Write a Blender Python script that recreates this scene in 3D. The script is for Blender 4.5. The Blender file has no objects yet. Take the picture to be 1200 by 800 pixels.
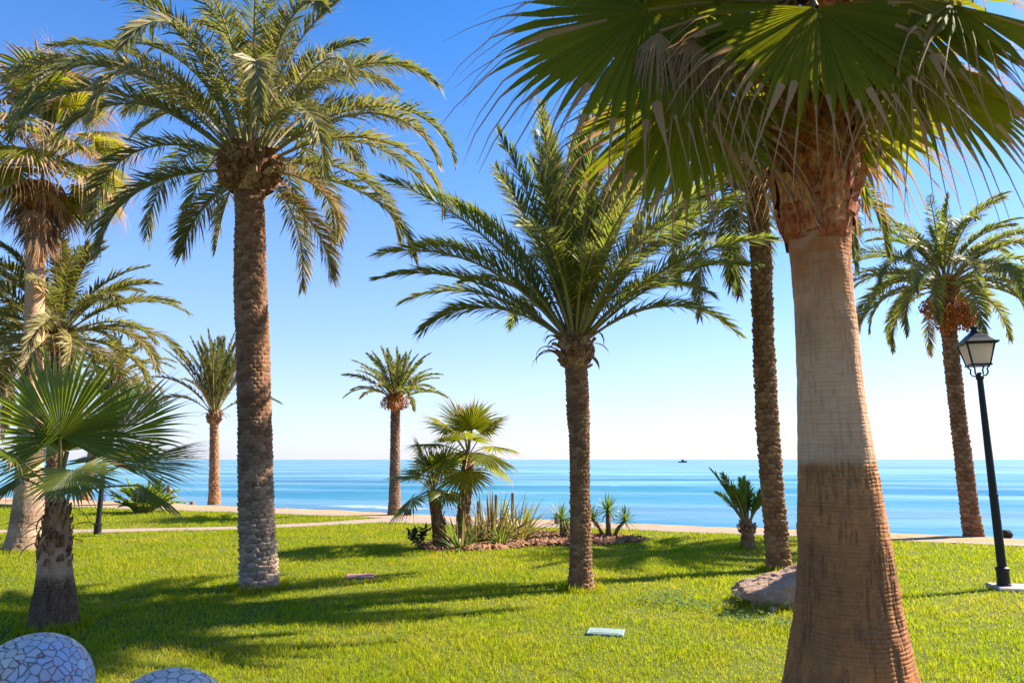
import bpy, math, random
import numpy as np
from mathutils import Vector
R_ = math.radians
PI = math.pi
sc = bpy.context.scene
COL = sc.collection
UP = np.array([0., 0., 1.])


# ------------------------------------------------------------------ helpers
def nrm(v):
    v = np.asarray(v, float)
    return v / np.maximum(np.linalg.norm(v, axis=-1, keepdims=True), 1e-9)


class G:
    """collects vertices and faces, links them as ONE mesh object"""
    def __init__(s):
        s.V = []; s.F = []; s.n = 0; s.A = {}

    def add(s, V, quads=None, tris=None, mat=0):
        V = np.asarray(V, float).reshape(-1, 3)
        for F in (quads, tris):
            if F is not None and len(F):
                F = np.asarray(F, int)
                m = np.full(len(F), mat, int) if np.isscalar(mat) else np.asarray(mat, int)
                s.F.append((F + s.n, m))
        s.V.append(V); s.n += len(V)

    def build(s, name, mats, parent=None, smooth=False, loc=None, attrs=None):
        V = np.concatenate(s.V)
        me = bpy.data.meshes.new(name)
        loops = np.concatenate([F.ravel() for F, m in s.F])
        tot = np.concatenate([np.full(len(F), F.shape[1]) for F, m in s.F])
        mi = np.concatenate([m for F, m in s.F])
        st = np.concatenate([[0], np.cumsum(tot)[:-1]])
        me.vertices.add(len(V)); me.vertices.foreach_set('co', V.astype(np.float32).ravel())
        me.loops.add(len(loops)); me.loops.foreach_set('vertex_index', loops.astype(np.int32))
        me.polygons.add(len(tot)); me.polygons.foreach_set('loop_start', st.astype(np.int32))
        me.polygons.foreach_set('material_index', mi.astype(np.int32))
        me.polygons.foreach_set('use_smooth', np.full(len(tot), smooth))
        for m in (mats if isinstance(mats, (list, tuple)) else [mats]):
            me.materials.append(m)
        for k, a in (attrs or {}).items():
            at = me.attributes.new(k, 'FLOAT', 'POINT')
            at.data.foreach_set('value', np.asarray(a, np.float32))
        me.update(calc_edges=True); me.validate()
        o = bpy.data.objects.new(name, me)
        COL.objects.link(o)
        if parent: o.parent = parent
        if loc is not None: o.location = loc
        return o


def tag(o, label=None, cat=None, group=None, kind=None):
    if label: o['label'] = label
    if cat: o['category'] = cat
    if group: o['group'] = group
    if kind: o['kind'] = kind
    return o


def thing(name, loc, label, cat, group=None, rz=0):
    o = bpy.data.objects.new(name, None)
    o.empty_display_size = .2
    COL.objects.link(o)
    o.location = loc; o.rotation_euler = (0, 0, rz)
    return tag(o, label, cat, group)


def copy_tree(o, parent=None):
    c = o.copy(); COL.objects.link(c)
    if parent: c.parent = parent
    for ch in list(o.children):
        copy_tree(ch, c)
    return c


def hash01(a, b, c=0, seed=0):
    a = np.asarray(a).astype(np.int64); b = np.asarray(b).astype(np.int64); c = np.asarray(c).astype(np.int64)
    h = (a * 374761393 + b * 668265263 + c * 2147483647 + seed * 974634599) & 0xffffffff
    h = ((h ^ (h >> 13)) * 1274126177) & 0xffffffff
    h = ((h ^ (h >> 16)) * 2246822519) & 0xffffffff
    h = h ^ (h >> 15)
    return (h & 0xffffff) / float(0x1000000)


def vnoise(x, y, z=0., seed=0):
    x, y, z = np.broadcast_arrays(np.asarray(x, float), np.asarray(y, float), np.asarray(z, float))
    xi, yi, zi = np.floor(x), np.floor(y), np.floor(z)
    fx, fy, fz = x - xi, y - yi, z - zi
    fx, fy, fz = [f * f * (3 - 2 * f) for f in (fx, fy, fz)]
    r = 0
    for i in (0, 1):
        for j in (0, 1):
            for k in (0, 1):
                w = (fx if i else 1 - fx) * (fy if j else 1 - fy) * (fz if k else 1 - fz)
                r = r + w * hash01(xi + i, yi + j, zi + k, seed)
    return r * 2 - 1


def fbm(x, y, z=0., o=4, seed=0):
    r = 0; a = 1; t = 0
    for i in range(o):
        r = r + a * vnoise(np.asarray(x) * 2**i, np.asarray(y) * 2**i, np.asarray(z) * 2**i, seed + i); t += a; a *= .5
    return r / t


def sstep(a, b, x):
    t = np.clip((x - a) / (b - a), 0, 1)
    return t * t * (3 - 2 * t)


def grid_quads(nr, nc, wrap=False):
    r = np.arange(nr - 1)[:, None]; c = np.arange(nc if wrap else nc - 1)[None, :]
    c2 = (c + 1) % nc
    return np.stack([(r * nc + c), (r * nc + c2), ((r + 1) * nc + c2), ((r + 1) * nc + c)], -1).reshape(-1, 4)


def tube(g, P, r, n=8, mat=0, cap=True):
    P = np.asarray(P, float); m = len(P)
    r = np.broadcast_to(np.asarray(r, float), (m,))
    T = nrm(np.gradient(P, axis=0))
    ref = np.array([1., 0, 0]) if abs(T[0][0]) < .9 else np.array([0, 1., 0])
    A = nrm(np.cross(T, ref)); B = np.cross(T, A)
    th = np.arange(n) * 2 * PI / n
    V = P[:, None] + r[:, None, None] * (A[:, None] * np.cos(th)[None, :, None] + B[:, None] * np.sin(th)[None, :, None])
    V = V.reshape(-1, 3); Q = grid_quads(m, n, True)
    T3 = None
    if cap:
        V = np.concatenate([V, P[:1], P[-1:]])
        i = np.arange(n); j = (i + 1) % n
        T3 = np.concatenate([np.stack([j, i, np.full(n, m * n)], -1), np.stack([(m - 1) * n + i, (m - 1) * n + j, np.full(n, m * n + 1)], -1)])
    g.add(V, Q, None, mat)
    if T3 is not None:
        g.F.append((T3 + g.n - len(V), np.full(len(T3), mat, int)))


def lathe(g, prof, n=24, c=(0, 0, 0), mat=0, sq=None):
    prof = np.asarray(prof, float); m = len(prof)
    th = np.arange(n) * 2 * PI / n + (PI / n if n == 4 else 0)
    rr = prof[:, 0] * (math.sqrt(2) if n == 4 else 1)
    V = np.stack([rr[:, None] * np.cos(th), rr[:, None] * np.sin(th), np.broadcast_to(prof[:, 1:2], (m, n))], -1)
    g.add(V + np.array(c), grid_quads(m, n, True), None, mat)


def box(g, c, s, rz=0, mat=0, bev=.0, top=1.0):
    x, y, z = [v / 2 for v in s]
    if bev:
        b = bev
        prof = [(x, y, -z), (x, y, z - b), (x - b, y - b, z)]
    else:
        prof = [(x, y, -z), (x * top, y * top, z)]
    V = []
    for (a, d, h) in prof:
        V += [(-a, -d, h), (a, -d, h), (a, d, h), (-a, d, h)]
    V = np.array(V); m = len(prof)
    cr, sr = math.cos(rz), math.sin(rz)
    V = np.stack([V[:, 0] * cr - V[:, 1] * sr, V[:, 0] * sr + V[:, 1] * cr, V[:, 2]], -1) + np.array(c)
    Q = np.concatenate([grid_quads(m, 4, True), [[3, 2, 1, 0], [4 * m - 4, 4 * m - 3, 4 * m - 2, 4 * m - 1]]])
    g.add(V, Q, None, mat)


# ------------------------------------------------------------------ materials
class N:
    def __init__(s, name):
        s.m = bpy.data.materials.new(name); s.m.use_nodes = True
        s.t = s.m.node_tree; s.t.nodes.clear()
        s.out = s.t.nodes.new('ShaderNodeOutputMaterial')

    def n(s, typ, ins=None, **kw):
        nd = s.t.nodes.new(typ)
        for k, v in kw.items(): setattr(nd, k, v)
        for k, v in (ins or {}).items():
            if isinstance(v, bpy.types.NodeSocket): s.t.links.new(v, nd.inputs[k])
            else: nd.inputs[k].default_value = v
        return nd

    def ramp(s, fac, stops):
        r = s.n('ShaderNodeValToRGB', {'Fac': fac})
        e = r.color_ramp.elements
        while len(e) < len(stops): e.new(.5)
        for i, (p, c) in enumerate(stops):
            e[i].position = p; e[i].color = (*c, 1) if len(c) == 3 else c
        return r.outputs['Color']

    def mix(s, fac, a, b, mode='MIX'):
        m = s.n('ShaderNodeMix', data_type='RGBA', blend_type=mode)
        for i, v in ((0, fac), (6, a), (7, b)):
            if isinstance(v, bpy.types.NodeSocket): s.t.links.new(v, m.inputs[i])
            else: m.inputs[i].default_value = v if i == 0 else (*v, 1)[:4]
        return m.outputs[2]

    def math(s, op, a, b=0., c=0.):
        return s.n('ShaderNodeMath', {0: a, 1: b, 2: c}, operation=op).outputs[0]

    def noise(s, vec, scale, detail=4, rough=.55, dist=0.):
        return s.n('ShaderNodeTexNoise', {'Vector': vec, 'Scale': scale, 'Detail': detail, 'Roughness': rough, 'Distortion': dist}).outputs['Fac']

    def obj(s): return s.n('ShaderNodeTexCoord').outputs['Object']

    def mapv(s, v, scale): return s.n('ShaderNodeMapping', {'Vector': v, 'Scale': scale}).outputs['Vector']

    def z(s, v): return s.n('ShaderNodeSeparateXYZ', {'Vector': v}).outputs['Z']

    def bump(s, h, strength, dist): return s.n('ShaderNodeBump', {'Height': h, 'Strength': strength, 'Distance': dist}).outputs['Normal']

    def end(s, col, rough=.8, spec=.3, normal=None, metal=0., trans=None, tfac=.3, extra=None):
        ins = {'Base Color': col if isinstance(col, bpy.types.NodeSocket) else (*col, 1), 'Roughness': rough, 'Specular IOR Level': spec, 'Metallic': metal}
        if normal is not None: ins['Normal'] = normal
        ins.update(extra or {})
        p = s.n('ShaderNodeBsdfPrincipled', ins).outputs[0]
        if trans is not None:
            t = s.n('ShaderNodeBsdfTranslucent', {'Color': trans}).outputs[0]
            p = s.n('ShaderNodeMixShader', {0: tfac, 1: p, 2: t}).outputs[0]
        s.t.links.new(p, s.out.inputs[0])
        return s.m


def leaf_mat(name, cols, tcols, tfac=.35, rough=.45, spec=.35, patch=None):
    b = N(name)
    rnd = b.n('ShaderNodeNewGeometry').outputs['Random Per Island']
    oi = b.n('ShaderNodeObjectInfo').outputs['Random']
    k = b.math('ADD', b.math('MULTIPLY', rnd, .6), b.math('MULTIPLY', oi, .4))
    c = b.ramp(k, [(i / (len(cols) - 1), x) for i, x in enumerate(cols)])
    t = b.ramp(k, [(i / (len(tcols) - 1), x) for i, x in enumerate(tcols)])
    return b.end(c, rough, spec, trans=t, tfac=tfac)


def plain(name, col, rough=.7, spec=.3, metal=0., var=.25, scale=8., bump=.0):
    b = N(name); v = b.obj()
    n = b.noise(v, scale, 6, .6)
    c = b.mix(n, tuple(x * (1 - var) for x in col), tuple(min(1, x * (1 + var)) for x in col))
    nm = b.bump(b.noise(v, scale * 6, 4), 1., bump) if bump else None
    return b.end(c, rough, spec, nm, metal)


M = {}
M['date_leaf'] = leaf_mat('date_leaflet', [(.055, .068, .018), (.085, .095, .028), (.14, .135, .050), (.22, .18, .085)],
                          [(.16, .24, .03), (.22, .30, .04), (.30, .32, .07), (.36, .30, .10)], .3, .5, .28)
M['date_leaf_green'] = leaf_mat('green_date_leaflet', [(.075, .090, .030), (.105, .120, .040), (.15, .155, .056), (.24, .21, .10)],
                          [(.22, .31, .03), (.29, .38, .035), (.36, .41, .05), (.42, .37, .09)], .36, .5, .28)
M['date_leaf_gold'] = leaf_mat('golden_date_leaflet', [(.075, .080, .020), (.12, .115, .032), (.20, .165, .060), (.30, .23, .115)],
                               [(.20, .26, .03), (.28, .32, .04), (.40, .36, .08), (.44, .34, .12)], .3, .5, .28)
M['dry_leaf'] = leaf_mat('dry_leaflet', [(.22, .15, .08), (.30, .22, .12), (.38, .29, .17)], [(.34, .20, .08), (.42, .26, .10), (.46, .32, .14)], .3, .7, .15)
M['rachis'] = leaf_mat('frond_stem', [(.16, .15, .05), (.24, .21, .08), (.30, .22, .10)], [(.1, .1, .03)] * 2, .05, .5, .3)
M['fan_leaf'] = leaf_mat('fan_blade', [(.080, .095, .012), (.105, .118, .015), (.14, .14, .020)], [(.28, .34, .008), (.38, .40, .010), (.48, .44, .016)], .38, .7, .04)
M['fan_dark'] = leaf_mat('dark_fan_blade', [(.065, .088, .009), (.085, .110, .010), (.115, .132, .014)], [(.25, .34, .008), (.33, .41, .008), (.41, .45, .012)], .37, .38, .45)
M['fan_tip'] = leaf_mat('dry_fan_thread', [(.30, .17, .09), (.40, .25, .14), (.48, .33, .20)], [(.44, .22, .09), (.5, .28, .12), (.5, .34, .16)], .35, .7, .15)
M['petiole'] = leaf_mat('fan_stalk', [(.15, .14, .04), (.2, .16, .05), (.26, .17, .07)], [(.1, .1, .03)] * 2, .05, .45, .35)
M['fibre'] = leaf_mat('dead_frond_fibre', [(.20, .11, .06), (.28, .17, .09), (.36, .25, .15)], [(.30, .16, .07), (.36, .2, .09), (.4, .26, .12)], .25, .8, .1)
M['boot'] = leaf_mat('frond_stub', [(.13, .065, .035), (.20, .105, .055), (.28, .16, .085), (.33, .21, .13)], [(.1, .05, .03)] * 2, .0, .8, .15)
M['red_boot'] = leaf_mat('reddish_frond_stub', [(.30, .075, .032), (.44, .125, .05), (.52, .19, .085), (.46, .24, .14)], [(.1, .05, .03)] * 2, .0, .75, .2)
def streaky(name, cols, sc_, dk):
    b = N(name); v = b.obj()
    rnd = b.n('ShaderNodeNewGeometry').outputs['Random Per Island']
    c = b.ramp(rnd, [(i / (len(cols) - 1), x) for i, x in enumerate(cols)])
    st = b.noise(b.mapv(v, (sc_, sc_, sc_ * .22)), 1., 5, .65, .6)
    c = b.mix(b.math('MULTIPLY', b.ramp(st, [(.40, (1, 1, 1)), (.56, (0, 0, 0))]), .75), c, dk)
    c = b.mix(b.math('MULTIPLY', b.ramp(b.noise(v, 9., 4), [(.5, (0, 0, 0)), (.65, (1, 1, 1))]), .5), c, tuple(min(1, x * 1.25) for x in cols[-1]))
    return b.end(c, .8, .15, b.bump(st, .9, .015))


M['red_boot'] = streaky('reddish_frond_stub_bark', [(.34, .075, .03), (.52, .13, .045), (.60, .20, .07), (.52, .25, .12)], 40., (.13, .035, .018))
M['boot'] = streaky('brown_frond_stub_bark', [(.15, .07, .035), (.25, .12, .058), (.36, .18, .085), (.42, .25, .14)], 36., (.06, .03, .018))
M['fruit'] = leaf_mat('date_fruit', [(.22, .055, .012), (.34, .10, .018), (.46, .17, .03)], [(.5, .2, .03)] * 2, .1, .5, .3)
M['fruit_stalk'] = plain('fruit_stalk_orange', (.55, .26, .05), .6)
M['yucca'] = leaf_mat('yucca_blade', [(.07, .13, .03), (.10, .17, .035), (.17, .21, .05)], [(.2, .36, .03), (.28, .4, .04), (.36, .42, .06)], .3, .4, .4)
M['phormium'] = leaf_mat('flax_blade_bronze', [(.12, .050, .032), (.13, .075, .035), (.10, .12, .03), (.20, .11, .06)], [(.26, .16, .06), (.3, .22, .06), (.34, .3, .07)], .28, .45, .35)
M['flax_yellow'] = leaf_mat('flax_blade_yellow', [(.12, .17, .025), (.20, .24, .03), (.34, .30, .04), (.14, .19, .03)], [(.4, .4, .04), (.5, .44, .05), (.55, .42, .06)], .3, .45, .35)
M['shrub_leaf'] = leaf_mat('shrub_leaflet', [(.08, .13, .018), (.13, .18, .022), (.22, .25, .03)], [(.32, .46, .03), (.4, .52, .03), (.5, .54, .04)], .45, .42, .35)
M['dark_shrub'] = leaf_mat('dark_shrub_leaflet', [(.03, .05, .02), (.04, .065, .024), (.07, .08, .03)], [(.12, .2, .04)] * 2, .2, .4, .4)


def date_bark(name, lo, mid, hi, low_grey=None, z0=0, z1=1.5):
    b = N(name); v = b.obj()
    cell = b.n('ShaderNodeAttribute', attribute_name='cell').outputs['Fac']
    n1 = b.noise(v, 3.0, 5, .6); n2 = b.noise(b.mapv(v, (1, 1, 3.5)), 22., 6, .65)
    k = b.math('ADD', b.math('MULTIPLY', cell, .45), b.math('MULTIPLY', n2, .55))
    c = b.ramp(k, [(.2, lo), (.5, mid), (.8, hi)])
    c = b.mix(b.math('MULTIPLY', n1, .45), c, tuple(x * .75 for x in mid))
    if low_grey:
        zz = b.math('ADD', b.z(v), b.math('MULTIPLY', n1, .9))
        f = b.n('ShaderNodeMapRange', {0: zz, 1: z1 + .45, 2: z0 + .45}).outputs[0]
        g2 = b.ramp(k, [(.2, tuple(x * .45 for x in low_grey)), (.55, low_grey), (.85, tuple(min(1, x * 1.3) for x in low_grey))])
        c = b.mix(f, c, g2)
    nm = b.bump(b.math('ADD', n2, b.math('MULTIPLY', b.noise(b.mapv(v, (1, 1, 5)), 55., 3), .5)), .9, .02)
    return b.end(c, .92, .12, nm)


M['bark_big'] = date_bark('tall_date_bark', (.125, .058, .032), (.26, .135, .078), (.40, .235, .145), (.46, .34, .26), .4, 2.3)
M['bark_mid'] = date_bark('brown_date_bark', (.14, .066, .034), (.25, .13, .070), (.38, .225, .13))  # reddish brown, the bark's own tone
M['bark_back'] = date_bark('rough_date_bark', (.14, .066, .032), (.27, .145, .075), (.40, .245, .135))
M['bark_far'] = date_bark('far_date_bark', (.11, .065, .04), (.20, .125, .08), (.30, .205, .14))
M['bark_orange'] = date_bark('orange_date_bark', (.17, .09, .045), (.28, .155, .08), (.36, .22, .13))  # orange brown, the bark's own tone


def fan_bark(name, stops, zs, ring=55., dark=(.11, .052, .028), rough_noise=1., lowcut=.318):
    b = N(name); v = b.obj()
    n1 = b.noise(v, 2.2, 5, .6)
    zz = b.math('ADD', b.z(v), b.math('MULTIPLY', b.math('SUBTRACT', n1, .5), .10 * rough_noise))
    f = b.n('ShaderNodeMapRange', {0: zz, 1: 0., 2: zs}).outputs[0]
    c = b.ramp(f, stops)
    hz = b.noise(b.mapv(v, (1.6, 1.6, ring)), 1.0, 4, .6)          # fine rings
    vt = b.noise(b.mapv(v, (40, 40, 4.0)), 1.0, 4, .6, .5)
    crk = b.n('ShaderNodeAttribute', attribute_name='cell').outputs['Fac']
    lowf = b.ramp(f, [(lowcut, (1, 1, 1)), (lowcut + .015, (0, 0, 0))])
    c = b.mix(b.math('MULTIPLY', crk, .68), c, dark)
    c = b.mix(b.math('MULTIPLY', b.ramp(hz, [(.38, (1, 1, 1)), (.55, (0, 0, 0))]), .17), c, tuple(x * 1.6 for x in dark))
    c = b.mix(b.math('MULTIPLY', b.ramp(vt, [(.40, (1, 1, 1)), (.48, (0, 0, 0))]), .32), c, tuple(x * 1.8 for x in dark))
    c = b.mix(b.math('MULTIPLY', b.ramp(b.noise(v, 4.5, 6, .7, .4), [(.48, (0, 0, 0)), (.64, (1, 1, 1))]), b.math('MULTIPLY', b.math('SUBTRACT', 1., lowf), .38)), c, (.64, .44, .31))
    c = b.mix(b.math('MULTIPLY', b.ramp(b.noise(b.mapv(v, (5, 5, 2.5)), 1., 6, .7, .5), [(.46, (0, 0, 0)), (.60, (1, 1, 1))]), b.math('MULTIPLY', lowf, .34)), c, tuple(x * 1.1 for x in dark))
    st = b.noise(v, 1.3, 4, .6, .6)
    c = b.mix(b.math('MULTIPLY', b.ramp(st, [(.5, (0, 0, 0)), (.66, (1, 1, 1))]), .4), c, tuple(x * 2.1 for x in dark))
    c = b.mix(b.math('MULTIPLY', b.ramp(b.noise(v, 34., 5, .7), [(.45, (0, 0, 0)), (.7, (1, 1, 1))]), .22), c, (.52, .31, .17))
    h = b.math('ADD', b.math('MULTIPLY', hz, .8), b.math('MULTIPLY', vt, .6))
    return b.end(c, .85, .18, b.bump(h, .9, .022))


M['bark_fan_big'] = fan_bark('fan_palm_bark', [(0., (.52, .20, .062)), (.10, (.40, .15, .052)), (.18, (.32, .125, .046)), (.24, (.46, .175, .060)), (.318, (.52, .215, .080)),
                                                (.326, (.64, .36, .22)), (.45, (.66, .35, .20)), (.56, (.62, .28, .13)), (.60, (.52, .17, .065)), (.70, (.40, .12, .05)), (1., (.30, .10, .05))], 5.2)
M['bark_fan_tall'] = fan_bark('pale_fan_palm_bark', [(0., (.26, .17, .11)), (.055, (.42, .28, .19)), (.085, (.20, .13, .09)), (.14, (.28, .185, .125)), (.18, (.56, .34, .22)), (.5, (.60, .35, .22)), (.78, (.60, .31, .17)), (.85, (.50, .21, .10)), (1., (.4, .15, .07))], 7.0, 30., (.15, .10, .07), .6, .1)
M['bark_fan_young'] = fan_bark('young_fan_palm_bark', [(0., (.15, .08, .048)), (.36, (.10, .055, .034)), (.42, (.40, .25, .16)), (.54, (.44, .29, .20)), (.62, (.30, .16, .10)), (1., (.26, .13, .08))], 1.3, 40., (.04, .025, .018))

M['iron'] = plain('black_lamp_iron', (.010, .010, .012), .45, .3, 0., .3, 20)
M['glass'] = N('frosted_lamp_glass').end((.82, .78, .72), .35, .4, trans=(.9, .82, .74, 1), tfac=.62)
M['concrete'] = plain('concrete_slab', (.36, .31, .28), .9, .2, 0., .25, 12, .004)
M['wood'] = plain('weathered_post_wood', (.20, .125, .08), .85, .2, 0., .35, 25, .004)
M['rope'] = plain('pale_rope', (.50, .44, .36), .9, .1, 0., .2, 60, .002)
M['cover_pink'] = plain('reddish_cover', (.36, .19, .16), .8, .25, 0., .25, 14, .003)
M['cover_blue'] = plain('painted_blue_grey_cover', (.19, .26, .255), .85, .25, 0., .3, 14, .003)
M['boat'] = plain('dark_boat_paint', (.06, .07, .09), .5)
M['boat_top'] = plain('boat_cabin_paint', (.12, .13, .15), .5)
M['bin'] = plain('dark_blue_plastic', (.04, .07, .20), .5)
M['darkstone'] = plain('dark_stone', (.035, .03, .03), .9, .2, 0., .3, 14, .01)

b = N('boulder_stone'); v = b.obj()
n1 = b.noise(v, 4., 8, .65); n2 = b.noise(v, 26., 6, .7)
c = b.ramp(n1, [(.3, (.38, .22, .14)), (.5, (.56, .37, .255)), (.7, (.64, .46, .34))])
c = b.mix(b.math('MULTIPLY', b.ramp(n2, [(.45, (0, 0, 0)), (.7, (1, 1, 1))]), .4), c, (.28, .17, .11))
M['rock'] = b.end(c, .9, .2, b.bump(b.math('ADD', n1, b.math('MULTIPLY', n2, .7)), 1., .09))

b = N('mosaic_tile'); v = b.obj()
wv = b.n('ShaderNodeVectorMath', {0: v, 1: b.n('ShaderNodeVectorMath', {0: b.n('ShaderNodeTexNoise', {'Vector': v, 'Scale': 9., 'Detail': 2}).outputs['Color'], 3: .05}, operation='SCALE').outputs[0]}, operation='ADD').outputs[0]
ve = b.n('ShaderNodeTexVoronoi', {'Vector': wv, 'Scale': 18.5, 'Randomness': .85}, feature='DISTANCE_TO_EDGE').outputs['Distance']
vc = b.n('ShaderNodeTexVoronoi', {'Vector': wv, 'Scale': 18.5, 'Randomness': .85}, feature='F1').outputs['Color']
grout = b.ramp(ve, [(.035, (1, 1, 1)), (.07, (0, 0, 0))])
rnd = b.n('ShaderNodeSeparateColor', {'Color': vc}).outputs[0]
x_ = b.n('ShaderNodeSeparateXYZ', {'Vector': v}).outputs['X']
fx = b.math('ADD', b.math('MULTIPLY', x_, 1.7), b.math('MULTIPLY', b.math('SUBTRACT', rnd, .5), .35))
white = b.ramp(rnd, [(0., (.62, .47, .37)), (.5, (.74, .58, .46)), (1., (.64, .53, .47))])
blue = b.ramp(rnd, [(0., (.10, .22, .48)), (.5, (.18, .32, .58)), (1., (.36, .46, .62))])
oi = b.n('ShaderNodeObjectInfo', ).outputs['Color']
bl = b.math('MULTIPLY', b.n('ShaderNodeMapRange', {0: fx, 1: .0, 2: .55}).outputs[0], b.n('ShaderNodeSeparateColor', {'Color': oi}).outputs[0])
c = b.mix(grout, b.mix(bl, white, blue), (.22, .14, .12))
M['mosaic'] = b.end(c, b.ramp(grout, [(0, (.32, .32, .32)), (1, (.9, .9, .9))]), .5, b.bump(b.math('MINIMUM', ve, .12), .8, .03))


# ------------------------------------------------------------------ plant builders
def frond_geo(g, base, az, el0, L, droop, rng, n=64, ll=.42, w=.03, vee=.45, bare=.16, stem=.022, side=0., roll=0., pw=1.4, dry=0., mats=(0, 1, 2), limp=.16, fwd=(60, 46, 20)):
    """one pinnate frond: an arching midrib carrying two rows of pointed leaflets"""
    K = 26
    t = np.linspace(0, 1, K)
    el = el0 - droop * t**pw
    el = np.maximum(el, -86)
    a = np.radians(az + side * t**1.5); e = np.radians(el)
    T = np.stack([np.cos(e) * np.cos(a), np.cos(e) * np.sin(a), np.sin(e)], -1)
    P = np.concatenate([[np.zeros(3)], np.cumsum((T[1:] + T[:-1]) / 2, 0) * (L / (K - 1))]) + np.asarray(base)
    hz = np.stack([-np.sin(a), np.cos(a), np.zeros(K)], -1)
    Nn = np.cross(T, hz) * -1
    Nn = np.where((Nn[:, 2:3] < 0) & (abs(Nn[:, 2:3]) > .02), -Nn, Nn)
    rl = R_(roll) * t
    S = hz * np.cos(rl)[:, None] + Nn * np.sin(rl)[:, None]
    Nn = Nn * np.cos(rl)[:, None] - hz * np.sin(rl)[:, None]
    tube(g, P[::2], stem * (1 - .85 * t[::2]) + .003, 5, mats[1], False)
    tt = bare + (1 - bare) * (np.linspace(0, 1, n) ** .92)
    for sgn in (-1, 1):
        ti = np.clip(tt + rng.normal(0, .25 / n, n), 0, 1)
        ix = ti * (K - 1)
        def ip(Q): return np.stack([np.interp(ix, np.arange(K), Q[:, k]) for k in range(3)], -1)
        p = ip(P); Ti = nrm(ip(T)); Si = nrm(ip(S)); Ni = nrm(ip(Nn))
        u = (ti - bare) / (1 - bare)
        l = ll * np.interp(u, [0, .12, .35, .6, .85, 1], [.35, .75, 1., .95, .68, .42]) * rng.uniform(.82, 1.12, n)
        fa = np.radians(np.interp(u, [0, .5, 1], fwd) + rng.normal(0, 5, n))
        vb = vee * np.interp(u, [0, 1], [1.2, .8]) + rng.normal(0, .22, n)
        lat = Si * (sgn * np.cos(vb))[:, None] + Ni * np.sin(vb)[:, None]
        d = nrm(Ti * np.cos(fa)[:, None] + lat * np.sin(fa)[:, None])
        wd = nrm(Ti - d * np.sum(Ti * d, 1, keepdims=True))
        tw = rng.normal(.4 * sgn, .35, n)
        wd = wd * np.cos(tw)[:, None] + np.cross(d, wd) * np.sin(tw)[:, None]
        gr = rng.uniform(.03, .03 + limp, n)[:, None] * np.array([0, 0, -1.])
        m = p + d * (l * .5)[:, None] + gr * (l * .3)[:, None]
        tip = p + d * l[:, None] + gr * (l * 1.2)[:, None]
        w_ = (w * rng.uniform(.8, 1.2, n))[:, None]
        V = np.stack([p - wd * w_ * .3, p + wd * w_ * .3, m - wd * w_ * .5, m + wd * w_ * .5, tip], 1)
        i = np.arange(n)[:, None] * 5
        mt = np.where(rng.random(n) < dry + .25 * dry * (u < .2), mats[2], mats[0])
        g.add(V, i + np.array([[0, 1, 3, 2]]), None, mt)
        g.F.append((i + np.array([[2, 3, 4]]) + g.n - 5 * n, mt))
    return P[-1]


def fan_geo(g, hub, A, Nv, Rr, rng, nseg=44, spread=125., droop=.55, thread=.25, pleat=.35, split=.5, fold=.15, mats=(0, 1), tipfrac=.8, ragged=.12):
    """one palmate leaf: pleated blades fused to the middle, free pointed ends hanging in threads"""
    A = nrm(A); Nv = nrm(np.asarray(Nv, float) - A * np.dot(Nv, A)); B = np.cross(Nv, A)
    hub = np.asarray(hub, float)
    ph = np.radians(np.linspace(-spread, spread, nseg)) + rng.normal(0, .012, nseg)
    dphi = 2 * np.radians(spread) / (nseg - 1)
    Ls = Rr * (.66 + .34 * np.cos(ph * .62)) * rng.uniform(1 - ragged, 1.05, nseg)
    ss = np.array([.03, .25, split, .68, .80, .88, .95, 1.0 + thread * .5, 1.0 + thread])
    ww = np.array([1, 1, 1, .84, .58, .32, .17, .10, .03])
    d = A * np.cos(ph)[:, None] + B * np.sin(ph)[:, None] - Nv * (fold * np.sin(ph) ** 2)[:, None]
    d = nrm(d)
    p = hub + d * (ss[0] * Ls)[:, None]
    rows = []
    lat0 = -A * np.sin(ph)[:, None] + B * np.cos(ph)[:, None]
    dr = droop * rng.uniform(.5, 1.6, nseg)
    for k in range(len(ss)):
        if k:
            st = (ss[k] - ss[k - 1]) * Ls
            gk = 0.18 if ss[k] <= split else (1.0 + 3.5 * max(0, ss[k] - split))
            d = nrm(d + np.array([0, 0, -1.]) * (dr * gk * (ss[k] - ss[k - 1]) * 1.7)[:, None] + rng.normal(0, .03 if k > 2 else .0, (nseg, 3)))
            p = p + d * st[:, None]
        lat = nrm(lat0 - d * np.sum(lat0 * d, 1, keepdims=True))
        nn = np.cross(d, lat)
        nn = np.where(np.sum(nn * Nv, 1, keepdims=True) < 0, -nn, nn)
        hw = (min(ss[k], split * 1.02) * Ls * math.tan(dphi / 2) * ww[k] * 1.04)[:, None]
        rows.append(np.stack([p - lat * hw, p + nn * hw * pleat * 1.6, p + lat * hw], 1))
    V = np.stack(rows, 1)                                   # seg, station, 3, xyz
    ns = len(ss)
    base = (np.arange(nseg) * ns * 3)[:, None, None] + (np.arange(ns - 1) * 3)[None, :, None]
    q = np.concatenate([base + np.array([0, 1, 4, 3]), base + np.array([1, 2, 5, 4])], -1).reshape(nseg, ns - 1, 2, 4)
    tf = rng.normal(tipfrac, .09, nseg)
    mt = np.where(ss[1:][None, :] > tf[:, None], mats[1], mats[0])
    mt = np.repeat(mt[:, :, None], 2, 2)
    g.add(V.reshape(-1, 3), q.reshape(-1, 4), None, mt.ravel())


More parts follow.
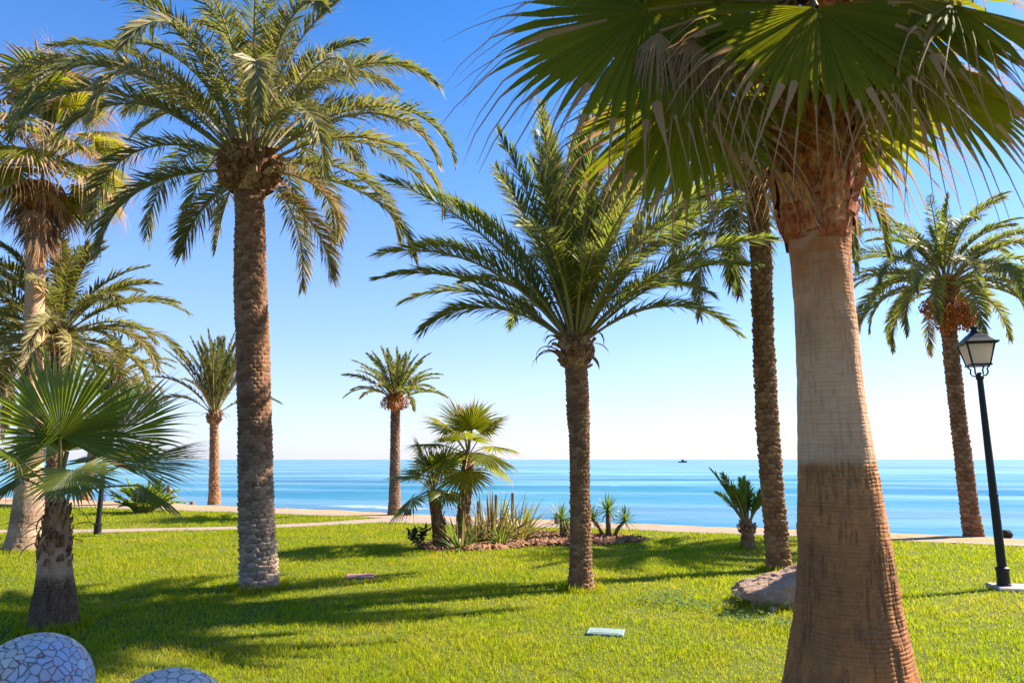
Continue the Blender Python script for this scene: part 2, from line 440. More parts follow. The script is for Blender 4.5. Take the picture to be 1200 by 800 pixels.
def strap_geo(g, base, az, el, L, w, droop, rng, mat=0, k=7):
    t = np.linspace(0, 1, k)
    e = np.radians(el - droop * t**1.6); a = R_(az)
    T = np.stack([np.cos(e) * math.cos(a), np.cos(e) * math.sin(a), np.sin(e)], -1)
    P = np.asarray(base) + np.concatenate([[np.zeros(3)], np.cumsum((T[1:] + T[:-1]) / 2, 0) * L / (k - 1)])
    S = np.array([-math.sin(a), math.cos(a), 0.])
    Nn = np.cross(T, S)
    wd = (w * np.interp(t, [0, .3, .7, 1], [.7, 1, .75, .02]))[:, None] / 2
    V = np.stack([P - S * wd - Nn * wd * .5, P, P + S * wd - Nn * wd * .5], 1)
    i = np.arange(k - 1)[:, None] * 3
    g.add(V.reshape(-1, 3), np.concatenate([i + np.array([[0, 1, 4, 3]]), i + np.array([[1, 2, 5, 4]])]), None, mat)


def stub_geo(g, p, az, tilt, L, w, th, rng, mat=0):
    """one cut frond base: a wedge, broad below, narrower and curved outwards above"""
    a = R_(az); O = np.array([math.cos(a), math.sin(a), 0]); S = np.array([-math.sin(a), math.cos(a), 0])
    V = []
    for t, wf, tf in ((0, 1., .5), (.4, .85, 1.), (.8, .55, .95), (1., .42, .55)):
        e = R_(90 - tilt * (.4 + .9 * t))
        c = np.asarray(p) + (O * math.cos(e) + UP * math.sin(e)) * L * t
        n = O * math.sin(e) - UP * math.cos(e)
        j = rng.normal(0, .06, 4) * w
        V += [c - S * w * wf / 2 + O * j[0], c + n * th * tf + O * j[1] + S * j[2], c + S * w * wf / 2 + O * j[3], c - n * th * .3]
    Q = np.concatenate([grid_quads(4, 4, True), [[12, 13, 14, 15]]])
    g.add(V, Q, None, mat)


def trunk_geo(rows, seed, style, n=96, dz=.012, ncell=11, rowh=.075, amp=.018, low_amp=0., zlow=1.3, crack_z=1.0):
    """rows: (x, z, r) local; returns mesh grid with scars or rings in the geometry"""
    rows = np.array(rows, float)
    z0, z1 = rows[0, 1], rows[-1, 1]
    m = max(12, int((z1 - z0) / dz))
    z = np.linspace(z0, z1, m)
    def sm(col):
        y = np.interp(z, rows[:, 1], rows[:, col]); k = max(3, int(.16 / dz) | 1)
        yp = np.pad(y, k // 2, mode='edge'); return np.convolve(yp, np.ones(k) / k, 'valid')
    cx, r = sm(0), sm(2) * .93
    th = np.arange(n) * 2 * PI / n
    Z, TH = np.meshgrid(z, th, indexing='ij')
    cn, sn = np.cos(TH), np.sin(TH)
    big = fbm(cn * 1.2 + 5, sn * 1.2, Z * 1.5, 3, seed) * .05
    fine = fbm(cn * 5 + 5, sn * 5, Z * 14, 3, seed + 7)
    cell = np.zeros_like(Z)
    if style == 'scale':
        u = TH / (2 * PI) * ncell; vv = Z / rowh + .35 * np.sin(TH + seed)
        best = np.full(Z.shape, 9.); sec = np.full(Z.shape, 9.); dv = np.zeros(Z.shape)
        r0 = np.floor(vv)
        for dr in (-1, 0, 1):
            rr = r0 + dr; off = .5 * (rr % 2)
            c0 = np.floor(u - off)
            for dc in (-1, 0, 1):
                cc = c0 + dc; cw = cc % ncell
                ju = (hash01(cw, rr, 1, seed) - .5) * .5; jv = (hash01(cw, rr, 2, seed) - .5) * .55
                du = u - (cc + .5 + off + ju); dvv = vv - (rr + .5 + jv)
                dd = np.sqrt(du**2 + dvv**2)
                nb = dd < best
                sec = np.where(nb, best, np.minimum(sec, dd))
                dv = np.where(nb, dvv, dv); cell = np.where(nb, hash01(cw, rr, 3, seed), cell)
                best = np.where(nb, dd, best)
        crack = sstep(0, .28, sec - best)
        A = amp + low_amp * sstep(zlow + .3, zlow - .5, Z + .25 * fine)
        disp = A * (crack - .8) + A * .9 * np.clip(dv, -.6, .6) + A * .8 * (cell - .5) + amp * .5 * fine
    else:
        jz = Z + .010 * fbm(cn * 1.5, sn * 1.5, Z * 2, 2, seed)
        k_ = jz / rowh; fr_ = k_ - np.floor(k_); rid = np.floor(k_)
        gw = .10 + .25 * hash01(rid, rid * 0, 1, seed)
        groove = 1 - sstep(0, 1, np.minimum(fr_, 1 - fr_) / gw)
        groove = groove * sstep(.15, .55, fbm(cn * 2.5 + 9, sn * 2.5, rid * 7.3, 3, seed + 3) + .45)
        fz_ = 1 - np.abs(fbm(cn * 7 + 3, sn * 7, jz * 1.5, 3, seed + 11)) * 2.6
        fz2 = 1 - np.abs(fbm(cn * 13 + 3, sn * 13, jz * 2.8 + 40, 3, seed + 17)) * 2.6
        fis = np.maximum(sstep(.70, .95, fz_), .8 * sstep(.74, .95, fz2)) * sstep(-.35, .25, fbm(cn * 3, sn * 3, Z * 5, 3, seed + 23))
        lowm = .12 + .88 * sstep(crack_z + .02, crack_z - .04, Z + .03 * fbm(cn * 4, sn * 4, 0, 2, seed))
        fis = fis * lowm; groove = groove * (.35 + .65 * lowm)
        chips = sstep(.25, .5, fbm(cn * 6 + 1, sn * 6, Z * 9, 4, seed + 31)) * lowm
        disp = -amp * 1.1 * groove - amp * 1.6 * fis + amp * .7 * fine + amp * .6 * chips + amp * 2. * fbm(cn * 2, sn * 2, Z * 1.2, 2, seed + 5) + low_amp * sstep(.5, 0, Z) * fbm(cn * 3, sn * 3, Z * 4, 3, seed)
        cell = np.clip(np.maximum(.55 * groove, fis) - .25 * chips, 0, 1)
    Rr = r[:, None] * (1 + big) + disp
    V = np.stack([cx[:, None] + Rr * cn, Rr * sn, Z], -1).reshape(-1, 3)
    V = np.concatenate([V, [[cx[-1], 0, z1]]])
    g = G(); g.add(V, grid_quads(m, n, True))
    i = np.arange(n) + (m - 1) * n
    g.F.append((np.stack([i, np.roll(i, -1), np.full(n, m * n)], -1), np.zeros(n, int)))
    cell = np.concatenate([cell.ravel(), [.5]])
    return g, cell


def fruit_geo(g, base, az, rng, L=.55, R=.2, n=160, strands=14):
    a = R_(az)
    base = np.asarray(base, float)
    e = base + np.array([math.cos(a) * L * .75, math.sin(a) * L * .75, L * .10])
    mid = (base + e) / 2 + np.array([0, 0, L * .22])
    tube(g, [base, mid, e], [.018, .016, .012], 5, 1)
    for k in range(strands):
        o = rng.normal(0, 1, 3) * np.array([.55, .55, .25]) * R
        tube(g, [e, e + o * .6 + np.array([0, 0, -R * .5]), e + o + np.array([0, 0, -R * rng.uniform(1.2, 2.2)])], .005, 3, 1, False)
    for k in range(n):
        o = nrm(rng.normal(0, 1, 3)) * rng.uniform(.2, 1) ** .5 * np.array([1, 1, 1.15]) * R
        c = e + o + np.array([0, 0, -R * 1.15])
        s = R * rng.uniform(.07, .12)
        V = c + np.array([[1, 0, 0], [0, 1, 0], [-1, 0, 0], [0, -1, 0], [0, 0, 1.5], [0, 0, -1.5]]) * s
        g.add(V, None, [[0, 1, 4], [1, 2, 4], [2, 3, 4], [3, 0, 4], [1, 0, 5], [2, 1, 5], [3, 2, 5], [0, 3, 5]], 0)


LEAFM = {'a': 'date_leaf', 'o': 'date_leaf_gold', 'y': 'shrub_leaf', 'g': 'date_leaf_green'}


def date_palm(base, rows, label, seed, bark, fronds, head, group='date palms on the seafront lawn', tk=None, stubs=60, leaf='a', fr=None, split=True, spears=5, fruit=(), dead=0, hang=()):
    rng = np.random.default_rng(seed)
    x0, y0 = base
    t = thing('date_palm', (x0, y0, 0), label, 'palm tree', group)
    g, cell = trunk_geo([(x - x0, z, r) for x, z, r in rows], seed, 'scale', **(tk or {}))
    tr = g.build('trunk', bark, t, True, attrs={'cell': cell})
    cx, cz, r0 = rows[-1][0] - x0, rows[-1][1], rows[-1][2]
    hr, hh = head                                            # radius and height of the mass of frond stubs
    c = np.array([cx, 0, cz])
    # mass of cut frond bases under the crown
    g = G()
    lathe(g, [(r0 * .9, -.05), (hr * .8, hh * .25), (hr * .82, hh * .6), (hr * .55, hh * 1.0), (.03, hh * 1.25)], 14, c, 0)
    for k in range(stubs):
        q = (k + .5) / stubs; az = k * 137.5 + rng.normal(0, 8)
        rr = np.interp(q, [0, .35, .75, 1], [r0 * .9, hr * .85, hr * .78, hr * .45])
        p = c + np.array([rr * math.cos(R_(az)), rr * math.sin(R_(az)), hh * (-.12 + 1.1 * q)])
        stub_geo(g, p, az, rng.uniform(12, 42), hr * rng.uniform(.32, .55), hr * rng.uniform(.38, .55), hr * rng.uniform(.10, .2), rng, 0)
    for k in range(dead):                                    # limp dead stalks and rags
        az = rng.uniform(0, 360); rr = hr * .8
        p = c + np.array([rr * math.cos(R_(az)), rr * math.sin(R_(az)), hh * rng.uniform(.4, 1)])
        strap_geo(g, p, az, rng.uniform(0, 50), rng.uniform(.3, .6), rng.uniform(.04, .09), rng.uniform(90, 140), rng, 1)
    g.build('frond_stubs', [M['boot'], M['fibre']], tr)
    # the crown: spear leaves at the centre, then every arching frond
    lm = M[LEAFM[leaf]]
    mats = [lm, M['rachis'], M['dry_leaf']]
    P = dict(n=64, ll=.42, w=.03); P.update(fr or {})
    top = c + np.array([0, 0, hh * .95])
    g = G()
    for k in range(spears):
        frond_geo(g, top, rng.uniform(0, 360), rng.uniform(80, 90), fronds['L'] * rng.uniform(.55, .8), rng.uniform(5, 25), rng, vee=.9, **P)
    specs = list(fronds.get('list', ()))
    nf = fronds['n']
    for k in range(nf):
        q = ((k + .5) / nf) ** fronds.get('qp', 1.)
        az = k * 137.508 + fronds.get('az0', 0) + rng.normal(0, 6)
        el = np.interp(q, [0, 1], fronds['el']) + rng.normal(0, 5)
        L = fronds['L'] * rng.uniform(.88, 1.08) * np.interp(q, [0, .3, 1], [.86, 1, .92])
        specs.append((az, el, L, np.interp(q, [0, 1], fronds['droop']) * rng.uniform(.85, 1.15)))
    if split:
        cr = g.build('crown', mats, t)
    for s in specs:
        az, el, L, dr = s[:4]
        rr = hr * (.62 - .35 * max(0, el) / 90)
        p = c + np.array([rr * math.cos(R_(az)), rr * math.sin(R_(az)), hh * np.interp(el, [-30, 30, 90], [.35, .75, 1.0])])
        if split: g = G()
        frond_geo(g, p, az, el, L, dr, rng, side=rng.normal(0, 14), roll=rng.normal(0, 28), vee=rng.uniform(.2, .6),
                  dry=(.55 if el < 0 and rng.random() < .25 else .06), stem=.016 + .006 * L / 3, **P)
        if split: g.build('frond', mats, cr)
    if not split:
        cr = g.build('crown', mats, t)
    for (az, zz, L, R) in fruit:
        g = G(); fruit_geo(g, c + np.array([0, 0, hh * zz]), az, rng, L, R)
        g.build('fruit_cluster', [M['fruit'], M['fruit_stalk']], t)
    return t


def fan_palm(base, rows, label, seed, bark, group, tk, fans, rand=None, head=(.3, .4), stubs=40, leafm='fan_leaf', stubm='boot', skirt=0, Rfan=1., center_dz=.3, deads=(), stub_z=None, nseg=44, fk=None, rags=0):
    """fans: (hub xyz local, axis, normal, radius, spread); rand: n fans thrown on a golden spiral"""
    rng = np.random.default_rng(seed)
    x0, y0 = base
    t = thing('fan_palm', (x0, y0, 0), label, 'palm tree', group)
    g, cell = trunk_geo([(x - x0, z, r) for x, z, r in rows], seed, 'ring', **tk)
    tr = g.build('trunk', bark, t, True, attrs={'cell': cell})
    zs = np.array([r[1] for r in rows]); xs = np.array([r[0] - x0 for r in rows]); rs = np.array([r[2] for r in rows])
    c = np.array([xs[-1], 0, zs[-1]])
    if stubs:
        g = G(); za, zb = stub_z if stub_z else (zs[-1] - .2, zs[-1] + head[1])
        for k in range(stubs):
            q = (k + .5) / stubs; z = za + (zb - za) * q; az = k * 137.5 + rng.normal(0, 10)
            rr = np.interp(z, zs, rs) * .93; xx = np.interp(z, zs, xs)
            stub_geo(g, (xx + rr * math.cos(R_(az)), rr * math.sin(R_(az)), z), az, rng.uniform(1, 15), rs[-1] * rng.uniform(.75, 1.3), rs[-1] * rng.uniform(.6, 1.0), rs[-1] * rng.uniform(.08, .18), rng)
        for k in range(rags):
            az = rng.uniform(0, 360); z = rng.uniform(za + (zb - za) * .35, zb); rr = np.interp(z, zs, rs) * 1.0; xx = np.interp(z, zs, xs)
            strap_geo(g, (xx + rr * math.cos(R_(az)), rr * math.sin(R_(az)), z), az, rng.uniform(-50, 40), rng.uniform(.15, .5), rng.uniform(.01, .03), rng.uniform(60, 120), rng, 1)
        g.build('frond_stubs', [M[stubm], M['fibre']], tr)
    mats = [M[leafm], M['fan_tip'], M['petiole']]
    g = G()
    ct = c + np.array([0, 0, center_dz])
    for k in range(4):
        az = rng.uniform(0, 360); e = R_(rng.uniform(72, 88)); d = np.array([math.cos(e) * math.cos(R_(az)), math.cos(e) * math.sin(R_(az)), math.sin(e)])
        tube(g, [c, ct, ct + d * Rfan * .5], [.03, .022, .012], 5, 2, False)
        fan_geo(g, ct + d * Rfan * .5, d, -np.array([math.cos(R_(az)), math.sin(R_(az)), -.2]), Rfan * .8, rng, nseg // 2, 55, .1, .05, mats=(0, 1))
    cr = g.build('crown', mats, t)
    specs = list(fans)
    if rand:
        n = rand['n']
        for k in range(n):
            q = (k + .5) / n
            az = R_(k * 137.508 + rand.get('az0', 0) + rng.normal(0, 8)); el = R_(np.interp(q, [0, 1], rand['el']) + rng.normal(0, 6))
            d = np.array([math.cos(el) * math.cos(az), math.cos(el) * math.sin(az), math.sin(el)])
            hub = ct + d * rand['pet'] * rng.uniform(.8, 1.15) + np.array([0, 0, -.12 * rand['pet'] * math.cos(el)])
            A = nrm(d + np.array([0, 0, -rng.uniform(.15, .7)]) * math.cos(el))
            Nv = UP - A * A[2]
            specs.append((hub, A, Nv, Rfan * rng.uniform(.85, 1.1), 118, el))
    F = dict(nseg=nseg); F.update(fk or {})
    for s in specs:
        hub, A, Nv, Rr, sp = s[:5]
        hub = np.asarray(hub, float); A = nrm(A)
        g = G()
        st = ct + (nrm(hub - ct) * np.array([1, 1, .3])) * rs[-1] * .6 - np.array([0, 0, center_dz * .4])
        mid = (st + hub) / 2 + UP * .06 * np.linalg.norm(hub - st)
        tt = np.linspace(0, 1, 7)[:, None]
        tube(g, (1 - tt)**2 * st + 2 * tt * (1 - tt) * mid + tt**2 * hub, np.linspace(.022, .011, 7) * (Rr / .9), 6, 2, False)
        fan_geo(g, hub, A, Nv, Rr, rng, spread=sp, mats=(0, 1), **F)
        g.build('fan_leaf', mats, cr)
    for (hub, A, Nv, Rr, sp) in deads:
        g = G(); hub = np.asarray(hub, float)
        tube(g, [ct, (ct + hub) / 2 + UP * .05, hub], [.02, .016, .012], 6, 0, False)
        fan_geo(g, hub, A, Nv, Rr, rng, 34, sp, .9, .4, mats=(0, 0), ragged=.45, split=.3, fold=.5)
        g.build('dead_leaf', M['fibre'], cr)
    if skirt:
        g = G()
        for k in range(skirt):
            az = R_(k * 137.5); el = R_(rng.uniform(-85, -25))
            d = np.array([math.cos(el) * math.cos(az), math.cos(el) * math.sin(az), math.sin(el)])
            hub = c + np.array([0, 0, rng.uniform(-.45, .8)]) + d * Rfan * rng.uniform(.25, .6)
            fan_geo(g, hub, nrm(d + [0, 0, -.5]), np.array([math.cos(az), math.sin(az), .3]), Rfan * rng.uniform(.5, .8), rng, 22, 60, .8, .3, mats=(0, 0), ragged=.4)
        g.build('dead_skirt', M['fibre'], t)
    return t


# ------------------------------------------------------------------ the setting
AX = np.array([(-35.56, 36.38), (-23.1, 31.55), (-18.04, 29.58), (-13.32, 27.32), (-9.27, 25.39), (-5.77, 23.71), (-3.84, 22.59), (-1.02, 20.95), (.97, 20.07), (3.23, 19.01), (5.25, 18.06), (6.96, 17.41), (9.05, 16.61), (10.1, 16.06), (11.27, 15.55), (13.83, 14.33)])
BX = np.array([(-30.12, 30.86), (-20.37, 27.86), (-12.15, 24.94), (-8.73, 23.91), (-5.41, 22.24), (-3.61, 21.26), (-.97, 20.07), (.93, 19.27), (3.08, 18.18), (5.06, 17.41), (6.63, 16.61), (8.36, 15.38), (10.48, 14.47), (12.92, 13.41)])
CX = np.array([(-28.86, 29.58), (-19.6, 26.81), (-11.54, 23.71), (-8.24, 22.59), (-5.16, 21.26), (-3.76, 20.65)])
C2X = np.array([(-3.51, 19.27), (-.89, 18.29), (.86, 17.84), (2.92, 17.21), (4.77, 16.43), (6.34, 15.89), (8.14, 14.99), (10.17, 14.05), (12.45, 12.93)])
DX = np.array([(-16.47, 17.0), (-12.5, 17.21), (-10.48, 17.31), (-7.0, 18.06), (-5.14, 19.27), (-3.76, 20.65)])
EX = np.array([(-15.72, 16.24), (-11.92, 16.43), (-9.99, 16.52), (-6.71, 17.31), (-4.88, 18.29), (-3.51, 19.27)])


def line(P, x, sl=.42, sr=.46, lim=110):
    x = np.clip(np.asarray(x, float), -lim, lim)
    y = np.interp(x, P[:, 0], P[:, 1])
    y = np.where(x < P[0, 0], P[0, 1] + (P[0, 0] - x) * sl, y)
    return np.where(x > P[-1, 0], P[-1, 1] - (x - P[-1, 0]) * sr, y)


yA = lambda x: line(AX, x); yB = lambda x: line(BX, x); yC = lambda x: line(CX, x); yC2 = lambda x: line(C2X, x)
yD = lambda x: line(DX, x, 0.02); yE = lambda x: line(EX, x, 0.02)
SEA = -1.0


def shore_z(dy):
    return np.interp(dy, [-.2, .6, 4, 9, 16, 40, 200], [0, -.08, -.55, -1.08, -1.5, -3, -6])


b = N('lawn_soil'); v = b.n('ShaderNodeNewGeometry').outputs['Position']
n1 = b.noise(v, .8, 5); n2 = b.noise(v, 9, 5)
c = b.ramp(n2, [(.3, (.06, .085, .016)), (.6, (.10, .12, .022)), (.8, (.16, .14, .05))])
M['soil'] = b.end(b.mix(n1, c, (.085, .11, .018)), .95, .1)
xs = np.concatenate([[-30000, -3000, -600, -200, -110], np.arange(-60, 60.1, .5), [110, 200, 600, 3000, 30000]])
ys = np.concatenate([[-30000, -3000, -300, -60], np.arange(-20, 60.1, .5), [80, 120, 400, 3000, 30000]])
X, Y = np.meshgrid(xs, ys)
Z = shore_z(Y - yA(X)) - .22 * sstep(-.1, .25, Y - yB(X))
g = G(); g.add(np.stack([X, Y, Z], -1), grid_quads(len(ys), len(xs)))
tag(g.build('ground', M['soil']), kind='structure')

b = N('paving'); v = b.n('ShaderNodeNewGeometry').outputs['Position']
c = b.ramp(b.noise(v, 6, 8, .7), [(.3, (.235, .175, .145)), (.55, (.30, .225, .19)), (.75, (.36, .275, .23))])
M['paving'] = b.end(c, .9, .2, b.bump(b.noise(v, 60, 4), .5, .004))
b = N('sand'); v = b.n('ShaderNodeNewGeometry').outputs['Position']
c = b.ramp(b.noise(v, 2.5, 8, .65), [(.3, (.36, .215, .115)), (.55, (.45, .285, .16)), (.75, (.52, .35, .22))])
M['sand'] = b.end(c, .95, .1, b.bump(b.math('ADD', b.noise(v, 8, 6, .7), b.noise(v, 50, 4)), .8, .03))
b = N('mulch'); v = b.n('ShaderNodeNewGeometry').outputs['Position']
c = b.ramp(b.noise(v, 14, 8, .7), [(.3, (.20, .10, .055)), (.5, (.34, .18, .105)), (.72, (.46, .28, .18))])
M['mulch'] = b.end(c, .95, .1, b.bump(b.noise(v, 25, 6, .7), .9, .05))


def strip(name, f0, f1, x0, x1, m, zoff, nx=160, nv=6, zf=None):
    x = np.linspace(x0, x1, nx); t = np.linspace(0, 1, nv)[:, None]
    wob = .06 * fbm(x * 1.3, x * 0 + 3., 0, 3, 5)
    Yv = f0(x) * (1 - t) + f1(x) * t + wob * (1 - t)
    Xv = np.broadcast_to(x, Yv.shape)
    Zv = (zf(Xv, Yv) if zf else 0) + zoff + 0 * Xv
    g = G(); g.add(np.stack([Xv, Yv, Zv], -1), grid_quads(nv, nx))
    return tag(g.build(name, m, None, True), kind='structure')


near = lambda x: np.where(x < -3.7, yC(x), yC2(x))
strip('promenade', near, lambda x: yB(x) + .05, -60, 45, M['paving'], .008, 420)
strip('path', yE, yD, -60, -3.6, M['paving'], .012, 240)
strip('beach_sand', yB, lambda x: yA(x) + 15, -60, 45, M['sand'], .004, 420, 60,
      lambda x, y: shore_z(y - yA(x)) + .03 * (fbm(x * 1.1, y * 1.1, 0, 4, 9) + .3) * sstep(0, .8, y - yB(x)))

MUL = np.array([(-1.7, 13.65), (-1.75, 14.1), (-1.5, 14.9), (-.75, 15.9), (.2, 16.4), (1.1, 16.3), (1.57, 16.1), (2.44, 15.75), (2.85, 15.1), (2.68, 14.6), (1.68, 14.1), (.68, 14.05), (-.5, 13.45), (-1.4, 13.25)])


def inside(x, y, P):
    r = np.zeros(np.shape(x), bool); j = len(P) - 1
    for i in range(len(P)):
        xi, yi = P[i]; xj, yj = P[j]
        r ^= ((yi > y) != (yj > y)) & (x < (xj - xi) * (y - yi) / (yj - yi + 1e-12) + xi); j = i
    return r


cm = MUL.mean(0)
rr = np.linspace(0, 1, 24)[:, None, None]
k = 120
per = np.stack([np.interp(np.arange(k) * len(MUL) / k, np.arange(len(MUL) + 1), np.append(MUL[:, q], MUL[0, q])) for q in (0, 1)], -1)
per = per + .09 * np.stack([fbm(per[:, 0] * 3, per[:, 1] * 3, 0, 3, 2), fbm(per[:, 0] * 3, per[:, 1] * 3, 5., 3, 3)], -1)
V2 = cm + (per - cm)[None] * rr
Zm = .012 + .05 * (fbm(V2[..., 0] * 5, V2[..., 1] * 5, 0, 4, 4) + .5) * sstep(1, .85, rr[..., 0])
g = G(); g.add(np.concatenate([V2, Zm[..., None]], -1), grid_quads(24, k, True))
rng = np.random.default_rng(5)
cnt = 0
while cnt < 2600:                                            # bark chips and dry litter lying on the bed
    q = rng.uniform(MUL.min(0) - .15, MUL.max(0) + .15)
    if inside(q[0], q[1], cm + (MUL - cm) * 1.03):
        a = rng.uniform(0, PI); l = rng.uniform(.03, .09); w = rng.uniform(.008, .025); tz = rng.uniform(-.03, .05)
        d = np.array([math.cos(a) * l, math.sin(a) * l, tz]); s = np.array([-math.sin(a) * w, math.cos(a) * w, rng.uniform(-.01, .02)])
        p = np.array([q[0], q[1], .05])
        g.add([p - d - s, p + d - s, p + d + s, p - d + s], [[0, 1, 2, 3]]); cnt += 1
tag(g.build('mulch_bed', M['mulch']), kind='structure')

# sea: a fan of rows from the beach to the horizon, swell modelled, ripples in the normal
az = np.radians(np.linspace(-80, 80, 420))
rad = np.concatenate([np.linspace(14, 130, 420)[:-1], np.geomspace(130, 40000, 260)])
RA, AZ = np.meshgrid(rad, az, indexing='ij')
X = RA * np.sin(AZ); Y = RA * np.cos(AZ)
q = Y + .22 * X + 7 * fbm(X * .02, Y * .02, 0, 3, 21)
env = sstep(40000, 300, RA) * (.35 + .65 * sstep(150, 30, RA))
mod = .55 + .9 * fbm(X * .018 + 4, Y * .03, 0, 3, 31)
ph = q * 2 * PI / 17.
H = .48 * (np.sin(ph) + .35 * np.sin(2 * ph + 1.0)) * np.clip(mod, 0, 1.5) * env * sstep(600, 100, RA)
H += .10 * fbm(X * .06, q * .22, 0, 3, 41) * sstep(260, 120, RA)
crest = np.clip(np.sin(ph + .5), 0, 1) ** 5
patch = sstep(.10, .45, fbm(X * .05 + 9, Y * .06, 0, 3, 51))
fo = np.exp(-(((X + 6) / 5.5) ** 2 + ((Y - 43) / 5) ** 2)) + .5 * np.exp(-(((X - 10) / 5.5) ** 2 + ((Y - 66) / 9) ** 2)) + .8 * np.exp(-(((X + 40) / 12) ** 2 + ((Y - 48) / 4) ** 2))
foam = np.clip(fo * (.4 + crest), 0, 1)
b = N('sea_water'); v = b.n('ShaderNodeNewGeometry').outputs['Position']
sp = b.n('ShaderNodeSeparateXYZ', {'Vector': v})
fa = b.n('ShaderNodeAttribute', attribute_name='foam').outputs['Fac']
st = b.noise(b.mapv(v, (.010, .06, .0)), 1.0, 5, .55, .3)
st2 = b.noise(b.mapv(v, (.0012, .009, .0)), 1.0, 5, .6, .2)
c = b.ramp(b.math('MULTIPLY', b.math('ADD', st, st2), .5), [(.40, (.004, .080, .14)), (.48, (.020, .155, .23)), (.55, (.09, .27, .32)), (.63, (.17, .37, .40))])  # varied water tone; its teal and pale bands also paint in sky-reflecting wave facets
fn = b.noise(b.mapv(v, (.8, .55, .5)), 1.0, 8, .75)
ff = b.ramp(b.math('MULTIPLY', fa, b.math('ADD', fn, .15)), [(.26, (0, 0, 0)), (.55, (1, 1, 1))])
c = b.mix(ff, c, (.75, .78, .8))
w1 = b.noise(b.mapv(v, (.35, .9, .6)), 1.0, 5, .6, .4); w2 = b.noise(b.mapv(v, (.05, .2, .1)), 1.0, 4, .6)
h = b.math('ADD', b.math('MULTIPLY', w1, .28), b.math('MULTIPLY', w2, .9))
M['sea'] = b.end(c, b.ramp(ff, [(0, (.22, .22, .22)), (1, (.8, .8, .8))]), .5, b.bump(h, .32, 1.0), extra={'IOR': 1.36})
g = G(); g.add(np.stack([X, Y, SEA + H], -1), grid_quads(len(rad), len(az)))
tag(g.build('sea', M['sea'], None, True, attrs={'foam': foam.ravel()}), kind='structure')

# grass: one mesh of single blades
b = N('grass_blade')
rnd = b.n('ShaderNodeNewGeometry').outputs['Random Per Island']; v = b.n('ShaderNodeNewGeometry').outputs['Position']
pn = b.noise(v, .55, 5, .6); pn2 = b.noise(v, 2.6, 4, .6)
k1 = b.math('ADD', b.math('MULTIPLY', rnd, .40), b.math('ADD', b.math('MULTIPLY', pn, .70), b.math('SUBTRACT', b.math('MULTIPLY', pn2, .4), .2)))
c = b.ramp(k1, [(.24, (.090, .145, .004)), (.45, (.165, .222, .005)), (.64, (.26, .26, .007)), (.84, (.42, .30, .06))])
t = b.ramp(k1, [(.24, (.26, .42, .005)), (.45, (.44, .55, .006)), (.64, (.60, .60, .010)), (.84, (.62, .48, .10))])
M['grass'] = b.end(c, .75, .06, trans=t, tfac=.40)
rng = np.random.default_rng(77)
NB = 560000
u = rng.random(NB)
D0, D1 = 2.6, 27.
Dd = (D0**.55 + u * (D1**.55 - D0**.55)) ** (1 / .55)
aa = np.radians(rng.uniform(-45, 45, NB))
x = Dd * np.tan(aa) * .98; y = Dd.copy()
ok = np.where(x < -3.6, (y < yE(x) - .03) | ((y > yD(x) + .03) & (y < yC(x) - .03)), y < yC2(x) - .03) & ~inside(x, y, per)
for (cx, cy, hx, hy) in ((-2.23, 10.46, .24, .2), (.9, 7.17, .2, .16), (6.72, 9.55, .3, .3)):
    ok &= ~((abs(x - cx) < hx) & (abs(y - cy) < hy))
for (cx, cy, rr_) in ((-3.42, 9.6, .33), (.92, 9.45, .27), (4.15, 11.05, .30), (2.32, 5.0, .56), (-9.23, 13.4, .47), (-4.69, 7.4, .30)):
    dd_ = np.hypot(x - cx, y - cy)
    ok &= rng.random(NB) < sstep(rr_ - .02, rr_ + .32, dd_)
x, y, Dd = x[ok], y[ok], Dd[ok]
tall = np.ones(len(x))
for (cx, cy, ra, rb, n_) in ((-3.42, 9.6, .26, .42, 900), (.92, 9.45, .20, .34, 900), (4.15, 11.05, .20, .36, 800), (-4.69, 7.4, .24, .36, 1100), (-9.23, 13.4, .38, .54, 700), (4.56, 13.66, .14, .3, 400), (10.4, 15.9, .2, .3, 0)):
    a_ = rng.uniform(0, 2 * PI, n_); q_ = rng.uniform(ra, rb, n_)               # longer uncut grass round each trunk
    x = np.append(x, cx + q_ * np.cos(a_)); y = np.append(y, cy + q_ * np.sin(a_)); tall = np.append(tall, rng.uniform(1.2, 2.4, n_))
a_ = rng.uniform(0, 2 * PI, 1500); q_ = rng.uniform(.80, 1.02, 1500)
x = np.append(x, 3.5 + .84 * q_ * np.cos(a_)); y = np.append(y, 8.55 + .52 * q_ * np.sin(a_)); tall = np.append(tall, rng.uniform(1.2, 2.6, 1500))
Dd = np.hypot(x, y) if len(Dd) != len(x) else Dd
nb = len(x)
th = rng.uniform(0, 2 * PI, nb)
cl = .78 + .55 * fbm(x * 1.7, y * 1.7, 0, 3, 8) + .35 * fbm(x * 7, y * 7, 0, 2, 18)
h = rng.uniform(.028, .062, nb) * cl * (1 + Dd * .018) * tall; w = .0036 * rng.uniform(.7, 1.3, nb) * (.7 + Dd * .13)
ln = rng.uniform(.2, 1.1, nb) * h; la = rng.uniform(0, 2 * PI, nb)
S = np.stack([np.cos(th), np.sin(th), 0 * th], -1); P0 = np.stack([x, y, 0 * x - .002], -1)
LV = np.stack([np.cos(la) * ln, np.sin(la) * ln, h * 0], -1)
Mv = P0 + LV * .35 + np.stack([0 * h, 0 * h, h * .6], -1); Tv = P0 + LV + np.stack([0 * h, 0 * h, h], -1)
V = np.stack([P0 - S * w[:, None] / 2, P0 + S * w[:, None] / 2, Mv - S * w[:, None] * .42, Mv + S * w[:, None] * .42, Tv], 1)
i = np.arange(nb)[:, None] * 5
g = G(); g.add(V, i + np.array([[0, 1, 3, 2]]))
g.F.append((i + np.array([[2, 3, 4]]), np.zeros(nb, int)))
